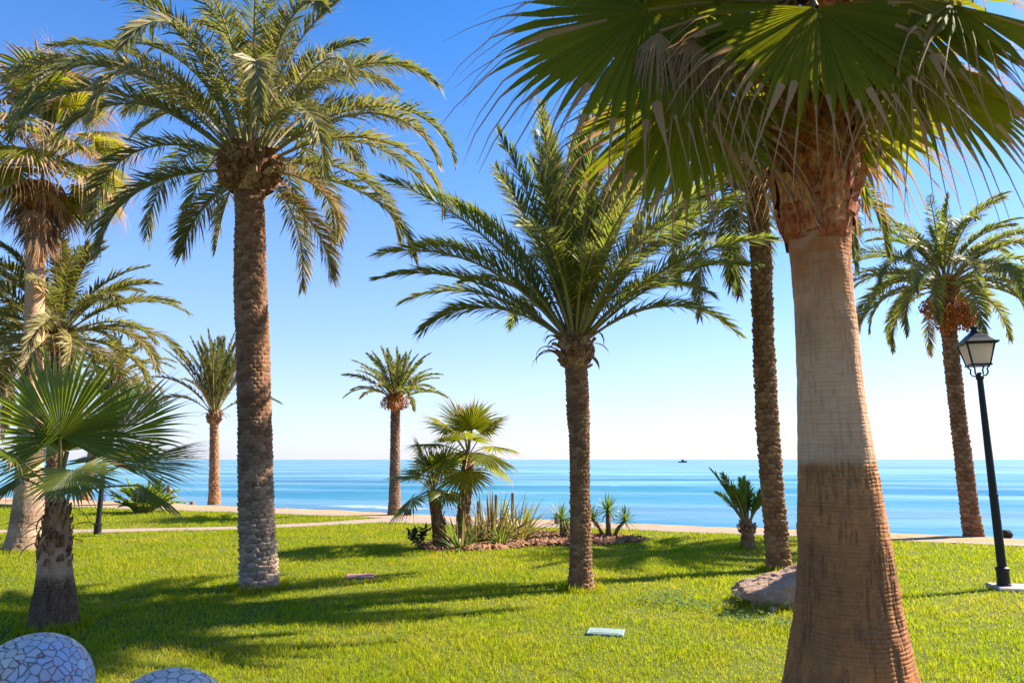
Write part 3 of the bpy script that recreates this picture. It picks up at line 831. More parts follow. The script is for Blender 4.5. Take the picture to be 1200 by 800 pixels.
tag(g.build('lawn_grass', M['grass']), 'short sunlit green lawn grass around the palms', 'grass', None, 'stuff')

rng = np.random.default_rng(88)
g = G()
for k in range(900):                                         # broad-leaved weeds among the grass
    c0 = [(1.75, 8.6), (2.25, 8.35), (2.0, 9.0), (2.55, 7.7), (2.9, 7.4)][k % 5]
    p = np.array([c0[0] + rng.normal(0, .22), c0[1] + rng.normal(0, .14), rng.uniform(.03, .085)])
    a = rng.uniform(0, 2 * PI); l = rng.uniform(.012, .026); tz = rng.uniform(-.3, .3, 2) * l
    d = np.array([math.cos(a) * l, math.sin(a) * l, tz[0]]); q = np.array([-math.sin(a) * l * .6, math.cos(a) * l * .6, tz[1]])
    g.add([p - d, p - q, p + d, p + q], [[0, 1, 2, 3]])
tag(g.build('lawn_weeds', M['yucca']), 'bright broad leaved weeds in the grass in front of the boulder', 'weeds', None, 'stuff')

# ------------------------------------------------------------------ date palms
GD = 'date palms on the seafront lawn'
date_palm((-3.42, 9.6), [(-3.39, -.06, .275), (-3.42, .32, .262), (-3.5, .99, .25), (-3.59, 2.15, .245), (-3.7, 3.36, .245), (-3.8, 4.36, .24), (-3.86, 5.27, .222), (-3.91, 5.62, .225)],
          'tallest date palm with thick scaly trunk and a stony grey base', 11, M['bark_big'],
          dict(n=46, el=(88, 22), L=3.45, droop=(72, 124), az0=20, list=[(198, -8, 2.3, 76), (150, -16, 1.6, 66), (338, -12, 1.9, 70), (12, 2, 2.7, 80), (60, -12, 2.0, 70)]), (.43, .58), stubs=110, dead=8,
          tk=dict(n=150, dz=.008, ncell=12, rowh=.060, amp=.0145, low_amp=.016, zlow=1.2), fr=dict(n=104, ll=.45, w=.025, limp=.42, pw=1.6), leaf='o')
date_palm((.92, 9.45), [(.91, -.06, .225), (.91, .09, .19), (.91, .25, .165), (.92, .56, .155), (.92, 1.45, .145), (.92, 2.08, .148), (.915, 2.16, .168), (.9, 2.85, .172), (.89, 3.0, .17)],
          'full green date palm with upright fronds in the middle of the lawn', 12, M['bark_mid'],
          dict(n=56, el=(89, 38), L=3.25, droop=(12, 72), az0=75, qp=1.5, list=[(176, 44, 3.0, 60), (185, 38, 2.2, 80), (2, 38, 2.5, 80), (10, 50, 3.0, 60), (262, 76, 3.0, 40), (285, 68, 2.8, 55), (245, 66, 2.7, 60), (270, 52, 2.2, 80)]), (.26, .42), stubs=48, dead=20,
          tk=dict(n=112, dz=.008, ncell=9, rowh=.05, amp=.013), fr=dict(n=116, ll=.45, w=.021, limp=.24, fwd=(56, 42, 20)), leaf='g')
date_palm((4.15, 11.05), [(4.15, -.06, .235), (4.15, .17, .2), (4.13, .88, .185), (4.11, 2.22, .185), (4.13, 3.61, .175), (4.18, 5.06, .18), (4.17, 6.3, .19)],
          'tall date palm with dark diamond scarred trunk just behind the boulder', 13, M['bark_back'],
          dict(n=36, el=(84, -35), L=2.7, droop=(70, 105), az0=10), (.36, .5), stubs=70, dead=26,
          tk=dict(n=104, dz=.010, ncell=8, rowh=.085, amp=.026), fr=dict(n=96, ll=.42, w=.03, limp=.3), leaf='a')
date_palm((10.38, 15.9), [(10.41, -.06, .235), (10.37, .52, .205), (10.35, 2.44, .18), (10.35, 3.84, .18), (10.36, 5.06, .18), (10.38, 5.5, .185)],
          'leaning date palm carrying big orange fruit clusters behind the street lamp', 14, M['bark_mid'],
          dict(n=56, el=(84, -6), L=2.65, droop=(72, 120), az0=33), (.30, .45), stubs=50, dead=4,
          tk=dict(n=80, dz=.016, ncell=8, rowh=.10, amp=.022), fr=dict(n=84, ll=.36, w=.03, limp=.3), leaf='g',
          fruit=[(205, -.25, .50, .25), (245, -.55, .48, .27), (300, -.55, .50, .27), (338, -.2, .52, .25), (150, .0, .5, .22), (20, .0, .5, .22), (225, -1.0, .42, .24), (315, -.9, .42, .22)])
date_palm((-3.7, 21.9), [(-3.66, -.06, .25), (-3.68, .3, .2), (-3.69, 1.12, .175), (-3.71, 2.19, .16), (-3.73, 3.3, .165)],
          'small lone date palm with orange fruit at the edge of the sand', 15, M['bark_far'],
          dict(n=38, el=(87, 24), L=1.72, droop=(14, 70), az0=12), (.24, .4), stubs=40, split=True,
          tk=dict(n=64, dz=.022, ncell=8, rowh=.09, amp=.02), fr=dict(n=56, ll=.27, w=.034, fwd=(52, 40, 18)), leaf='g',
          fruit=[(205, .9, .4, .2), (270, .8, .42, .22), (330, .9, .4, .2), (250, 1.3, .4, .16), (300, 1.3, .4, .16)])
date_palm((-11.9, 27.9), [(-11.87, -.06, .27), (-11.88, .3, .24), (-11.96, 1.3, .205), (-12.09, 3.0, .175), (-12.11, 3.15, .18)],
          'far date palm with a brush of upright fronds beside the rope fence', 16, M['bark_orange'],
          dict(n=42, el=(89, 62), L=3.2, droop=(6, 34), az0=40, list=[(190, 42, 2.9, 95), (200, 55, 2.9, 60), (10, 40, 2.6, 70), (260, 50, 2.7, 60)]), (.30, .5), stubs=46, dead=8,
          tk=dict(n=64, dz=.025, ncell=8, rowh=.11, amp=.024), fr=dict(n=60, ll=.38, w=.042, fwd=(50, 38, 18)), leaf='a')
date_palm((-9.45, 14.5), [(-9.37, -.06, .2), (-9.55, 1.67, .18), (-9.68, 3.46, .14), (-9.77, 4.0, .14)],
          'date palm with drooping dusty fronds behind the pale fan palm trunk', 17, M['bark_far'],
          dict(n=46, el=(84, -8), L=2.55, droop=(50, 92), az0=5), (.28, .5), stubs=50, dead=10,
          tk=dict(n=64, dz=.02, ncell=8, rowh=.09, amp=.02), fr=dict(n=84, ll=.42, w=.032, limp=.35), leaf='o')
date_palm((-18.3, 30), [(-18.31, -.06, .25), (-18.3, .8, .2), (-18.2, 1.9, .185), (-17.7, 3.84, .19), (-17.5, 4.9, .19)],
          'most distant date palm with curved trunk behind the left lamp post', 18, M['bark_orange'],
          dict(n=32, el=(80, -15), L=2.5, droop=(55, 100), az0=5), (.32, .5), stubs=40, dead=6,
          tk=dict(n=56, dz=.03, ncell=8, rowh=.11, amp=.024), fr=dict(n=56, ll=.36, w=.042, limp=.35), leaf='o')
date_palm((-13.4, 16.6), [(-13.4, -.06, .22), (-13.4, .4, .18), (-13.4, 2.2, .17), (-13.45, 4.1, .17)],
          'date palm at the left edge of the picture, only its fronds in view', 26, M['bark_far'],
          dict(n=44, el=(84, -24), L=3.0, droop=(55, 100), az0=65), (.3, .5), stubs=40, dead=6,
          tk=dict(n=48, dz=.03, ncell=8, rowh=.1, amp=.02), fr=dict(n=70, ll=.42, w=.034, limp=.35), leaf='o')
# young date palm by the promenade
rng = np.random.default_rng(19)
date_palm((4.56, 13.66), [(4.56, -.05, .16), (4.56, .14, .15), (4.56, .3, .12)], 'knee high young date palm with a few raised fronds beside promenade', 19, M['bark_back'],
          dict(n=9, el=(86, 58), L=.85, droop=(8, 40), az0=120, list=[(178, 66, 1.15, 14), (192, 72, 1.0, 14), (6, 70, .95, 50), (320, 66, .8, 55)]), (.17, .22), stubs=34, group='young plants on the lawn',
          tk=dict(n=48, dz=.02, ncell=7, rowh=.08, amp=.02), fr=dict(n=56, ll=.24, w=.026, bare=.22, fwd=(50, 40, 18)), leaf='y', spears=2)

# ------------------------------------------------------------------ fan palms
GF = 'fan palms with palmate leaves'
W1 = (2.32, 5.0)


def loc1(x, y, z): return (x - W1[0], y - W1[1], z)


big_fans = [
    (loc1(2.04, 4.12, 4.68), (.02, -.25, -1), (.0, -1, .25), 1.06, 106),      # hangs straight in front of the trunk
    (loc1(1.33, 4.75, 4.45), (-.55, -.05, -.85), (-.35, -.9, .3), 1.15, 100),      # left, low
    (loc1(.98, 4.5, 4.92), (-.72, -.1, -.62), (-.15, -.92, .3), 1.30, 118),      # far left, at the upper edge
    (loc1(3.0, 4.75, 4.72), (.8, -.1, -.6), (.3, -.85, .4), 1.3, 105),      # right
    (loc1(3.3, 4.6, 5.05), (.85, -.2, -.45), (.3, -.7, .6), 1.3, 110),      # right, upper corner
    (loc1(2.75, 4.4, 4.95), (.45, -.35, -.9), (.2, -.9, .3), 1.1, 100),
    (loc1(1.65, 5.5, 4.8), (-.4, .5, -.8), (-.3, -.7, .4), 1.1, 110),
    (loc1(2.9, 5.6, 4.85), (.5, .5, -.75), (.3, .7, .5), 1.1, 110),
    (loc1(1.35, 4.75, 5.2), (-.7, -.1, -.6), (-.2, -.8, .5), 1.25, 118),
]
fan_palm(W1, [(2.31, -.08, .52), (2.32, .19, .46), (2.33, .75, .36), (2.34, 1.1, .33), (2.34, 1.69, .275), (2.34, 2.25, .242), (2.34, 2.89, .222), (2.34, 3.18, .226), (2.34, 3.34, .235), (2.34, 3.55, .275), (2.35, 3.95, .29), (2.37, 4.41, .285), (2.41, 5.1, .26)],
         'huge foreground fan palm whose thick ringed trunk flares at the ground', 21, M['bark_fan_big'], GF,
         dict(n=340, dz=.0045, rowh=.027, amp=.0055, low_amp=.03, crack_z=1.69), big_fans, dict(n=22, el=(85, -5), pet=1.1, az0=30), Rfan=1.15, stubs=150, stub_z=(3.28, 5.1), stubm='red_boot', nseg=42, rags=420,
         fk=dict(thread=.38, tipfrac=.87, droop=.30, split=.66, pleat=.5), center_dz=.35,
         deads=[(loc1(1.02, 4.3, 4.62), (-.25, -.1, -1), (-.2, -.9, .2), .62, 60), (loc1(1.25, 4.28, 4.55), (-.1, -.1, -1), (.1, -.9, .2), .60, 70), (loc1(1.5, 4.3, 4.5), (.05, -.1, -1), (.1, -.9, .2), .58, 70),
                (loc1(2.72, 4.3, 4.56), (.15, -.1, -1), (.2, -.9, .2), .55, 65), (loc1(2.98, 4.4, 4.55), (.25, -.1, -1), (.2, -.9, .2), .6, 65), (loc1(1.55, 4.55, 4.88), (-.3, -.1, -1), (-.2, -.9, .2), .75, 60), (loc1(1.85, 4.45, 4.80), (-.1, -.2, -1), (.1, -.9, .2), .7, 70), (loc1(1.75, 5.1, 4.6), (-.3, 0, -1), (-.3, -.8, .2), .7, 60),
                (loc1(2.85, 4.55, 4.85), (.2, -.1, -1), (.3, -.9, .2), .75, 60), (loc1(3.1, 4.75, 4.95), (.4, -.1, -1), (.2, -.9, .3), .8, 55), (loc1(2.2, 4.5, 5.0), (-.2, -.3, -1), (0, -.9, .2), .7, 60)])
fan_palm((-9.23, 13.4), [(-9.23, -.06, .41), (-9.23, .2, .35), (-9.23, .39, .315), (-9.26, 1.03, .26), (-9.33, 1.67, .24), (-9.47, 3.33, .19), (-9.61, 4.89, .18), (-9.69, 5.78, .175), (-9.73, 6.3, .22), (-9.76, 7.0, .2)],
         'tall fan palm with smooth pale trunk and shaggy dead skirt', 22, M['bark_fan_tall'], GF,
         dict(n=110, dz=.014, rowh=.09, amp=.005, crack_z=.75), [], dict(n=40, el=(86, -48), pet=1.2, az0=70), Rfan=.98, stubs=60, stubm='red_boot', stub_z=(5.75, 6.9), skirt=40, nseg=36, fk=dict(thread=.3, tipfrac=.74, droop=.5), center_dz=1.25, leafm='fan_leaf')
W3 = (-4.69, 7.4)
sm_fans = [
    ((.02, -.28, 1.93), (-.02, -.05, 1), (.05, -1, .05), 1.02, 118),       # big disc facing the camera
    ((.36, .10, 1.95), (.6, .2, .75), (-.2, -.9, .3), .86, 92),      # behind it, towards the right
    ((.36, -.55, 1.60), (.45, -.55, -.55), (.2, -.6, .75), .55, 125),     # drooping in front
    ((.66, -.10, 1.66), (1, .05, .03), (-.05, -.62, .78), .82, 40),      # pointing right
    ((.62, .25, 1.42), (.75, .3, -.6), (.4, .1, .9), .6, 90),
    ((-.45, -.15, 1.52), (-.8, -.2, -.6), (-.4, -.3, .85), .72, 110),     # left edge, hanging
    ((-.35, .3, 1.78), (-.6, .5, .5), (.3, -.8, .4), .85, 100),
    ((.05, .5, 1.7), (.2, .8, .3), (0, -.4, .9), .8, 100),
    ((-.3, -.5, 1.75), (-.5, -.5, .4), (.3, .2, .9), .6, 100),
]
fan_palm(W3, [(-4.69, -.05, .25), (-4.69, .02, .24), (-4.71, .17, .225), (-4.73, .38, .195), (-4.78, .70, .155), (-4.785, .8, .165), (-4.78, .98, .13), (-4.8, 1.22, .1)],
         'young dark green fan palm with stumpy shaggy trunk near the mosaic balls', 23, M['bark_fan_young'], GF,
         dict(n=160, dz=.005, rowh=.03, amp=.006, low_amp=.02, crack_z=.5), sm_fans, None, Rfan=.7, stubs=60, stub_z=(.60, 1.28), nseg=50, leafm='fan_dark', fk=dict(thread=.12, tipfrac=.93, droop=.16, split=.60, pleat=.45), center_dz=.22, rags=20)
fan_palm((-.99, 13.95), [(-1.0, -.05, .16), (-.98, .4, .125), (-.93, 1.0, .12), (-.9, 1.5, .13), (-.88, 1.7, .11)],
         'taller of the two slim fan palms in the mulch bed', 24, M['bark_orange'], GF,
         dict(n=56, dz=.02, rowh=.07, amp=.012), [], dict(n=15, el=(80, -38), pet=.62, az0=160), Rfan=.72, stubs=84, stub_z=(.1, 1.72), nseg=32, fk=dict(thread=.12, tipfrac=.93, droop=.22), center_dz=.2)
fan_palm((-1.44, 13.9), [(-1.4, -.05, .17), (-1.43, .3, .14), (-1.5, .7, .12), (-1.56, 1.0, .1)],
         'shorter of the two slim fan palms, leaning left, in the mulch bed', 25, M['bark_back'], GF,
         dict(n=56, dz=.02, rowh=.07, amp=.012), [], dict(n=9, el=(75, -22), pet=.55, az0=190), Rfan=.66, stubs=40, stub_z=(.05, 1.05), nseg=32, leafm='fan_dark', fk=dict(thread=.1, tipfrac=.95, droop=.2), center_dz=.15)

# ------------------------------------------------------------------ low plants
GP = 'low plants around the lawn'


def strappy(name, loc, n, L, w, el, droop, m, label, seed, cat='plant', spread=.12, dry=0):
    rng = np.random.default_rng(seed)
    t = thing(name, (*loc, 0), label, cat, GP)
    g = G()
    for k in range(n):
        az = k * 137.5 + rng.normal(0, 15); q = (k + .5) / n
        r = spread * rng.random() ** .5
        strap_geo(g, (r * math.cos(R_(az)), r * math.sin(R_(az)), .02), az, np.interp(q, [0, 1], el) + rng.normal(0, 5), L * rng.uniform(.65, 1.1), w * rng.uniform(.7, 1.2), np.interp(q, [0, 1], droop), rng, 1 if rng.random() < dry else 0)
    g.build('leaves', [m, M['dry_leaf']], t)
    return t


def trunked_yucca(loc, stems, label, seed):
    rng = np.random.default_rng(seed)
    t = thing('yucca_plant', (*loc, 0), label, 'plant', GP)
    for (dx, dy, z, r, R) in stems:
        g = G(); p = np.array([dx, dy, z])
        tube(g, [(dx * .25, dy * .25, -.03), (dx * .55, dy * .6, z * .5), p], [r * 1.25, r, r * .9], 8)
        st = g.build('stem', M['bark_far'], t, True, attrs={'cell': np.full(g.n, .5)})
        g = G()
        for k in range(46):
            q = (k + .5) / 46
            strap_geo(g, p, k * 137.5, np.interp(q, [0, 1], [86, -30]) + rng.normal(0, 5), R * rng.uniform(.8, 1.1), .035, np.interp(q, [0, 1], [5, 40]), rng, 1 if q > .93 else 0)
        g.build('leaf_rosette', [M['yucca'], M['dry_leaf']], t)


trunked_yucca((1.1, 15.35), [(-.02, 0, .42, .05, .42), (.10, .1, .25, .035, .3)], 'single stemmed yucca half hidden behind the middle palm trunk', 31)
trunked_yucca((2.12, 15.5), [(.0, 0, .58, .055, .42), (-.34, .05, .40, .04, .36), (.36, -.05, .38, .04, .36)], 'three headed yucca at the right end of the mulch bed', 32)
strappy('spiky_agave', (-.98, 13.6), 46, .78, .045, (80, 5), (5, 45), M['yucca'], 'spiky green rosette at the foot of the taller slim fan palm', 33, dry=.22)
strappy('flax_plant', (-.42, 14.75), 74, 1.0, .05, (86, 30), (3, 42), M['phormium'], 'bronze sword leaved flax clump in the mulch bed', 34, spread=.3, dry=.1)
strappy('flax_plant', (-.72, 14.35), 44, .75, .05, (80, 18), (3, 40), M['phormium'], 'smaller bronze flax clump beside the slim fan palms', 35, spread=.2, dry=.15)
strappy('flax_plant', (.10, 15.45), 64, .98, .055, (86, 14), (3, 55), M['flax_yellow'], 'yellow striped flax clump with arching leaves', 36, spread=.25)
strappy('spiky_rosette', (-.25, 14.25), 34, .45, .05, (80, 8), (5, 40), M['yucca'], 'low bright green rosette in front of bronze flax', 37, spread=.08)
strappy('spiky_rosette', (.18, 14.9), 30, .42, .05, (80, 8), (5, 40), M['flax_yellow'], 'low yellowish rosette in front of the yellow flax', 38, spread=.08, dry=.2)


def leafy(name, loc, n, R, H, m, label, seed):
    rng = np.random.default_rng(seed)
    t = thing(name, (*loc, 0), label, 'shrub', GP)
    g = G(); s = G()
    for k in range(9):
        a = rng.uniform(0, 2 * PI); q = rng.uniform(.3, 1)
        e = np.array([math.cos(a) * R * q, math.sin(a) * R * q, H * rng.uniform(.6, 1)])
        tube(s, [(0, 0, -.02), e * [.4, .4, .6], e], [.012, .009, .004], 5)
        for j in range(n // 9):
            u = rng.uniform(.25, 1); p = e * [u, u, u**.8] + rng.normal(0, .03, 3)
            strap_geo(g, p, rng.uniform(0, 360), rng.uniform(0, 70), rng.uniform(.10, .2), .05, 40, rng, 0, 5)
    s.build('stems', M['wood'], t); g.build('leaves', m, t)


leafy('dark_leaf_shrub', (-1.80, 13.75), 110, .27, .4, M['dark_shrub'], 'small dark leaved shrub left of the slim fan palms', 39)
# rounded cycad-like bush far left
rng = np.random.default_rng(40)
t = thing('leafy_bush', (-11.86, 22.6, 0), 'bright green round bush near the rope fence', 'shrub', GP)
g = G()
for k in range(60):
    q = (k + .5) / 60; a = k * 137.5; r = .28 * rng.random()**.5
    frond_geo(g, (r * math.cos(R_(a)), r * math.sin(R_(a)), .02), a, np.interp(q, [0, 1], [88, 34]) + rng.normal(0, 6), rng.uniform(.75, 1.15), rng.uniform(10, 50), rng, n=26, ll=.22, w=.055, bare=.1, stem=.01, mats=(0, 1, 0))
g.build('foliage', [M['shrub_leaf'], M['rachis']], t)

# ------------------------------------------------------------------ street lamps
def lamp(loc, label, rz, slab=True):
    t = thing('street_lamp', (*loc, 0), label, 'street lamp', 'lantern lamp posts on the lawn', rz)
    if slab:
        g = G(); box(g, (.16, -.02, .015), (.62, .46, .07), 0, 0, .015); g.build('base_slab', M['concrete'], t)
    g = G(); lathe(g, [(.001, .05), (.085, .05), (.085, .07), (.078, .08), (.076, .24), (.084, .25), (.084, .275), (.056, .29), (.052, 1.2), (.055, 1.21), (.055, 1.24), (.050, 1.25), (.038, 2.80), (.05, 2.81), (.05, 2.85), (.03, 2.87), (.03, 2.90), (.001, 2.905)], 24)
    g.build('pole', M['iron'], t, False)
    z0 = 2.88
    g = G()
    for k in range(4):
        a = k * PI / 2 + PI / 4; d = np.array([math.cos(a), math.sin(a), 0])
        tube(g, [d * .03 + UP * (z0 - .03), d * .09 + UP * (z0 - .02), d * .115 + UP * (z0 + .02), d * .105 + UP * (z0 + .07), d * .135 + UP * (z0 + .10), d * .15 + UP * (z0 + .125)], .011, 6)
    g.build('bracket', M['iron'], t, True)
    zb, zt = z0 + .125, z0 + .425; wb, wt = .108, .172
    fr = G()
    lathe(fr, [(.001, zb - .012), (wb + .02, zb - .012), (wb + .022, zb + .012), (wb - .004, zb + .014)], 4)
    for sx in (-1, 1):
        for sy in (-1, 1):
            tube(fr, [(sx * wb, sy * wb, zb), (sx * wt, sy * wt, zt)], .013, 4)
    lathe(fr, [(wt - .012, zt - .015), (wt + .025, zt - .015), (wt + .045, zt + .006), (wt + .045, zt + .02), (wt + .02, zt + .026)], 4)
    g0 = fr.build('lantern_frame', M['iron'], t)
    for k in range(4):
        a = k * PI / 2; c, s = math.cos(a), math.sin(a)
        V = []
        for off in (0, -.004):
            for (px, h, w) in ((-1, zb + .013, wb), (1, zb + .013, wb), (1, zt - .014, wt), (-1, zt - .014, wt)):
                X_, Y_ = px * (w - .014), -(w - .004 + off)
                V.append((X_ * c - Y_ * s, X_ * s + Y_ * c, h))
        g = G(); g.add(V, [[0, 1, 2, 3], [7, 6, 5, 4], [0, 4, 5, 1], [1, 5, 6, 2], [2, 6, 7, 3], [3, 7, 4, 0]]); g.build('pane', M['glass'], t)
    g = G()
    lathe(g, [(wt + .015, zt + .022), (wt - .035, zt + .075), (wt - .085, zt + .135), (wt - .105, zt + .15), (wt - .11, zt + .165), (.001, zt + .168)], 4)
    rf = g.build('roof', M['iron'], t)
    g = G(); lathe(g, [(.065, zt + .16), (.055, zt + .19), (.04, zt + .20), (.038, zt + .225), (.06, zt + .232), (.06, zt + .243), (.03, zt + .25), (.012, zt + .262), (.014, zt + .275), (.001, zt + .285)], 16)
    g.build('finial', M['iron'], rf)
    return t


lamp((6.56, 9.52), 'black lantern street lamp on concrete slab right of the thick trunk', R_(-14))
lamp((-9.35, 15.9), 'black lamp post partly hidden behind the young dark fan palm', R_(20), False)

# ------------------------------------------------------------------ boulder, mosaic balls, covers
def blob(g, r, seed, sub=40, amp=.12, fq=1.5, flat=None):
    u = np.linspace(0, PI, sub)[:, None]; vv = np.arange(2 * sub)[None] * PI / sub
    D = np.stack([np.sin(u) * np.cos(vv), np.sin(u) * np.sin(vv), np.cos(u) + 0 * vv], -1)
    k = 1 + amp * fbm(D[..., 0] * fq + 7, D[..., 1] * fq, D[..., 2] * fq, 5, seed)
    for (n, d) in (flat or ()):
        n = nrm(np.array(n)); k = np.minimum(k, d / np.maximum(D @ n, 1e-3))
    k = k * (1 + amp * .34 * fbm(D[..., 0] * 5, D[..., 1] * 5, D[..., 2] * 5, 5, seed + 3))
    g.add(D * k[..., None] * np.array(r), grid_quads(sub, 2 * sub, True))


g = G(); blob(g, (.86, .52, .44), 3, 150, .24, 2.6, [((-.52, -.30, .86), .64), ((-.25, -.95, .15), .78), ((.6, -.5, .6), .72), ((-.4, .6, .7), .66), ((-.1, -.6, .75), .74)])
o = g.build('boulder', M['rock'], None, True, loc=(3.52, 8.55, .10)); tag(o, 'brown grey boulder on the grass behind the thick foreground trunk', 'boulder')
o.rotation_euler = (0, 0, R_(-8))
g = G(); blob(g, (.05, .04, .03), 5, 12, .15)
o = g.build('pebble', M['rock'], None, True, loc=(2.95, 8.12, .03)); tag(o, 'small stone lying at the foot of the boulder', 'stone')


def ball(loc, r, label, blueness):
    g = G(); u = np.linspace(0, PI, 64)
    lathe(g, np.stack([np.maximum(np.sin(u), 1e-4) * r, np.cos(u) * r], -1), 96, (0, 0, r))
    o = g.build('mosaic_ball', M['mosaic'], None, True, loc=(*loc, -.01))
    o.color = (blueness, 0, 0, 1)
    return tag(o, label, 'mosaic ball', 'mosaic covered balls on the lawn')


ball((-2.88, 4.38), .335, 'large ball of blue and white broken tile mosaic in the corner', 1.)
ball((-1.72, 3.66), .335, 'white mosaic ball low at the frame edge, right of the bluer one', .25)
g = G(); box(g, (0, 0, .0), (.40, .34, .05), R_(6), 0, .006); box(g, (0, 0, .026), (.30, .25, .006), R_(6), 0)
tag(g.build('drain_cover', M['cover_pink'], None, False, loc=(-2.23, 10.46, 0)), 'reddish square drain cover on the grass', 'drain cover', 'covers in the lawn')
g = G(); box(g, (0, 0, .0), (.36, .24, .05), R_(-14), 0, .006); box(g, (0, 0, .026), (.28, .17, .006), R_(-14), 0)
tag(g.build('drain_cover', M['cover_blue'], None, False, loc=(.93, 7.17, 0)), 'pale blue grey rectangular utility cover on the front grass', 'drain cover', 'covers in the lawn')

# ------------------------------------------------------------------ beach fence, small things, boat
GR = 'wooden posts along the edge of the beach'


def post(loc, h, r, label, rope_ring=True, brace=False, z=0.):
    t = thing('fence_post', (*loc, z), label, 'post', GR)
    g = G(); lathe(g, [(r, -.1), (r * 1.02, h * .5), (r * .96, h - .02), (r * .8, h), (.001, h + .004)], 12)
    g.build('shaft', M['wood'], t)
    if brace:
        g = G(); tube(g, [(.26, -.05, -.05), (.03, 0, h * .62)], .025, 8); g.build('brace', M['wood'], t)
    return t


post((-13.23, 26.9), .72, .075, 'braced wooden post holding the rope left of upright date palm', brace=True)
post((-12.9, 26.5), .14, .08, 'stub of a post close to the braced rope post')
post((-12.22, 26.75), .13, .08, 'low stump where the slack rope ends, nearest the upright date palm')
post((-.44, 19.4), .74, .046, 'wooden post behind bronze flax, left one of two')
post((.02, 19.15), .80, .046, 'wooden post rising between the bronze and yellow flax')
post((-.95, 19.7), .55, .04, 'pale short post seen between slim fan palms and flax')
post((1.2, 18.9), .30, .06, 'short dark capped post behind the single stemmed yucca')
g = G(); tt = np.linspace(0, 1, 14)[:, None]
tube(g, np.array([-13.2, 26.88, .62]) * (1 - tt) + np.array([-12.22, 26.73, .12]) * tt - UP * .22 * (4 * tt * (1 - tt)) * .6, .016, 6)
tube(g, np.array([-13.2, 26.88, .66]) * (1 - tt) + np.array([-16.5, 28.3, .5]) * tt - UP * .2 * (4 * tt * (1 - tt)), .016, 6)
tag(g.build('rope', M['rope']), 'slack pale rope hanging from the braced wooden post', 'rope')
g = G(); box(g, (0, 0, .08), (.2, .16, .18), .3, 0, .02); box(g, (0, 0, .18), (.14, .11, .02), .3)
tag(g.build('utility_box', M['darkstone'], None, False, loc=(-3.22, 21.7, 0)), 'small dark box on the sand right of the lone small date palm', 'box')
g = G(); blob(g, (.11, .10, .10), 8, 16, .3)
tag(g.build('dark_stone', M['darkstone'], None, True, loc=(11.05, 15.75, .06)), 'small dark stone on the sand behind the lamp pole', 'stone')
t = thing('beach_bin', (-17.7, 30.2, -.3), 'small dark blue bin on the sand behind the left lamp post', 'bin')
g = G(); lathe(g, [(.001, 0), (.11, 0), (.14, .5), (.145, .52), (.12, .5), (.001, .1)], 16); g.build('body', M['bin'], t)
g = G(); lathe(g, [(.15, .5), (.155, .53), (.12, .58), (.001, .6)], 16); g.build('lid', M['bin'], t)

t = thing('motor_boat', (160, 650, SEA), 'tiny dark motor boat near the horizon', 'boat')
g = G()
st = np.linspace(0, 1, 14); wv = 1.2 * np.sin(np.clip(st * 1.15 + .35, 0, PI) ) * (1 - st**6)
V = [];
for s_, w_ in zip(st, wv):
    xx = -4.2 + 8.4 * s_; hh = .9 + .5 * s_**2
    V += [(xx, -w_, hh), (xx, -w_ * .7, -.2), (xx, w_ * .7, -.2), (xx, w_, hh)]
g.add(V, np.concatenate([grid_quads(14, 4, True), [[0, 1, 2, 3]]])); g.build('hull', M['boat'], t)
g = G(); box(g, (.2, 0, 1.7), (2.6, 1.6, 1.5), 0, 0, .25); box(g, (-.1, 0, 2.6), (1.8, 1.5, .12), 0); tube(g, [(-.3, 0, 2.6), (-.3, 0, 4.2)], .05, 6); g.build('cabin', M['boat_top'], t)

# ------------------------------------------------------------------ light, sky, camera
SUN_EL, SUN_AZ = 38., 20.                                    # azimuth measured from +X towards +Y
w = bpy.data.worlds.new('World'); sc.world = w; w.use_nodes = True
nt = w.node_tree; nt.nodes.clear()
sky = nt.nodes.new('ShaderNodeTexSky'); sky.sky_type = 'NISHITA'; sky.sun_disc = False
sky.sun_elevation = R_(SUN_EL); sky.sun_rotation = R_(90 - SUN_AZ)
sky.altitude = 0; sky.air_density = .62; sky.dust_density = .35; sky.ozone_density = 4.5
hs = nt.nodes.new('ShaderNodeHueSaturation'); hs.inputs['Saturation'].default_value = 1.42
bg = nt.nodes.new('ShaderNodeBackground'); bg.inputs['Strength'].default_value = .12
out = nt.nodes.new('ShaderNodeOutputWorld')
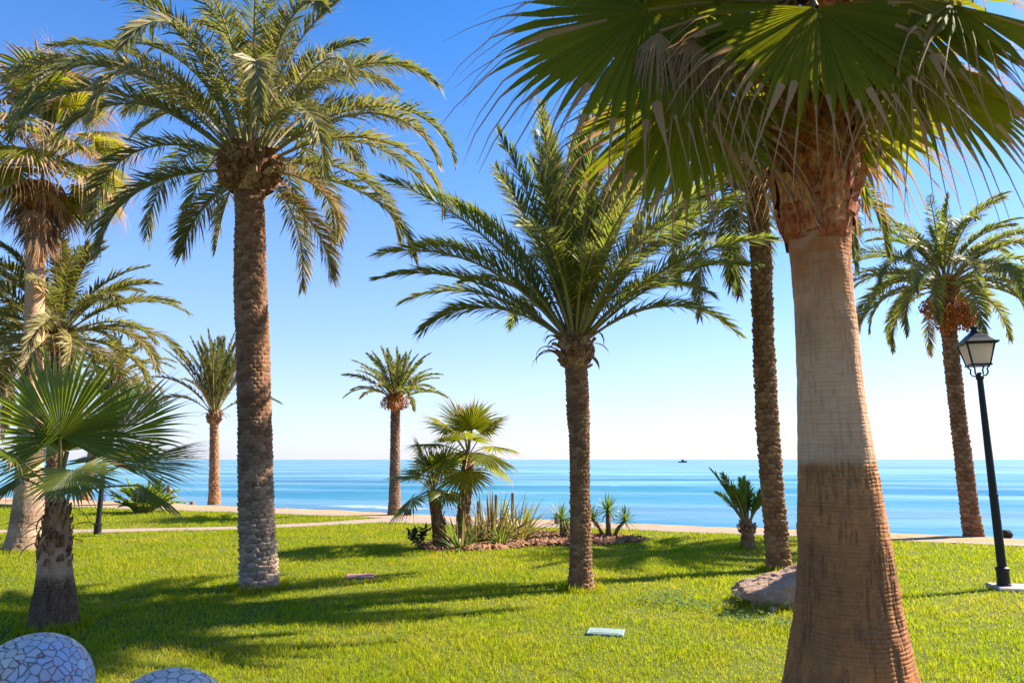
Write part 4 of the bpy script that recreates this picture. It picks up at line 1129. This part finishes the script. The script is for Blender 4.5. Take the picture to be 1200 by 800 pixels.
# pale sea haze low in the sky, brighter on the sunny side
def wn(typ, ins, **kw):
    n = nt.nodes.new(typ)
    for k_, v_ in kw.items(): setattr(n, k_, v_)
    for k_, v_ in ins.items():
        if isinstance(v_, bpy.types.NodeSocket): nt.links.new(v_, n.inputs[k_])
        else: n.inputs[k_].default_value = v_
    return n
dirv = wn('ShaderNodeTexCoord', {}).outputs['Generated']
zc = wn('ShaderNodeMath', {0: wn('ShaderNodeSeparateXYZ', {0: dirv}).outputs['Z'], 1: 0.}, operation='MAXIMUM').outputs[0]
fz = wn('ShaderNodeMath', {0: math.e, 1: wn('ShaderNodeMath', {0: zc, 1: -1 / .42}, operation='MULTIPLY').outputs[0]}, operation='POWER').outputs[0]
side = wn('ShaderNodeVectorMath', {0: dirv, 1: (math.cos(R_(20)), math.sin(R_(20)), 0)}, operation='DOT_PRODUCT').outputs['Value']
sf = wn('ShaderNodeMapRange', {0: side, 1: -.5, 2: .75}).outputs[0]
hz = wn('ShaderNodeMix', {0: sf, 6: (2.05, 2.2, 2.62, 1), 7: (2.72, 2.66, 2.82, 1)}, data_type='RGBA').outputs[2]
fz = wn('ShaderNodeMath', {0: fz, 1: wn('ShaderNodeMath', {0: wn('ShaderNodeMath', {0: zc, 1: -1.15}, operation='MULTIPLY').outputs[0], 1: 1.}, operation='ADD', use_clamp=True).outputs[0]}, operation='MULTIPLY').outputs[0]
mx = wn('ShaderNodeMix', {0: fz, 7: hz}, data_type='RGBA')
nt.links.new(sky.outputs[0], hs.inputs['Color']); nt.links.new(hs.outputs[0], mx.inputs[6])
nt.links.new(mx.outputs[2], bg.inputs[0]); nt.links.new(bg.outputs[0], out.inputs[0])
L = bpy.data.lights.new('sun', 'SUN'); L.energy = 5.0; L.angle = R_(.55); L.color = (1, .89, .72)
so = bpy.data.objects.new('sun', L); COL.objects.link(so); so.location = (30, 10, 30)
d = Vector((math.cos(R_(SUN_AZ)) * math.cos(R_(SUN_EL)), math.sin(R_(SUN_AZ)) * math.cos(R_(SUN_EL)), math.sin(R_(SUN_EL))))
so.rotation_euler = d.to_track_quat('Z', 'Y').to_euler()

cd = bpy.data.cameras.new('camera'); cam = bpy.data.objects.new('camera', cd); COL.objects.link(cam)
cam.location = (0, 0, 1.7); cam.rotation_euler = (R_(90 + 9.8), 0, 0)
cd.lens = 24; cd.sensor_width = 36; cd.clip_start = .05; cd.clip_end = 100000
cd.dof.use_dof = True; cd.dof.focus_distance = 11.; cd.dof.aperture_fstop = 2.8
sc.camera = cam
vs = sc.view_settings
vs.view_transform = 'Standard'; vs.look = 'None'; vs.exposure = 1.68; vs.gamma = 1; vs.use_curve_mapping = False
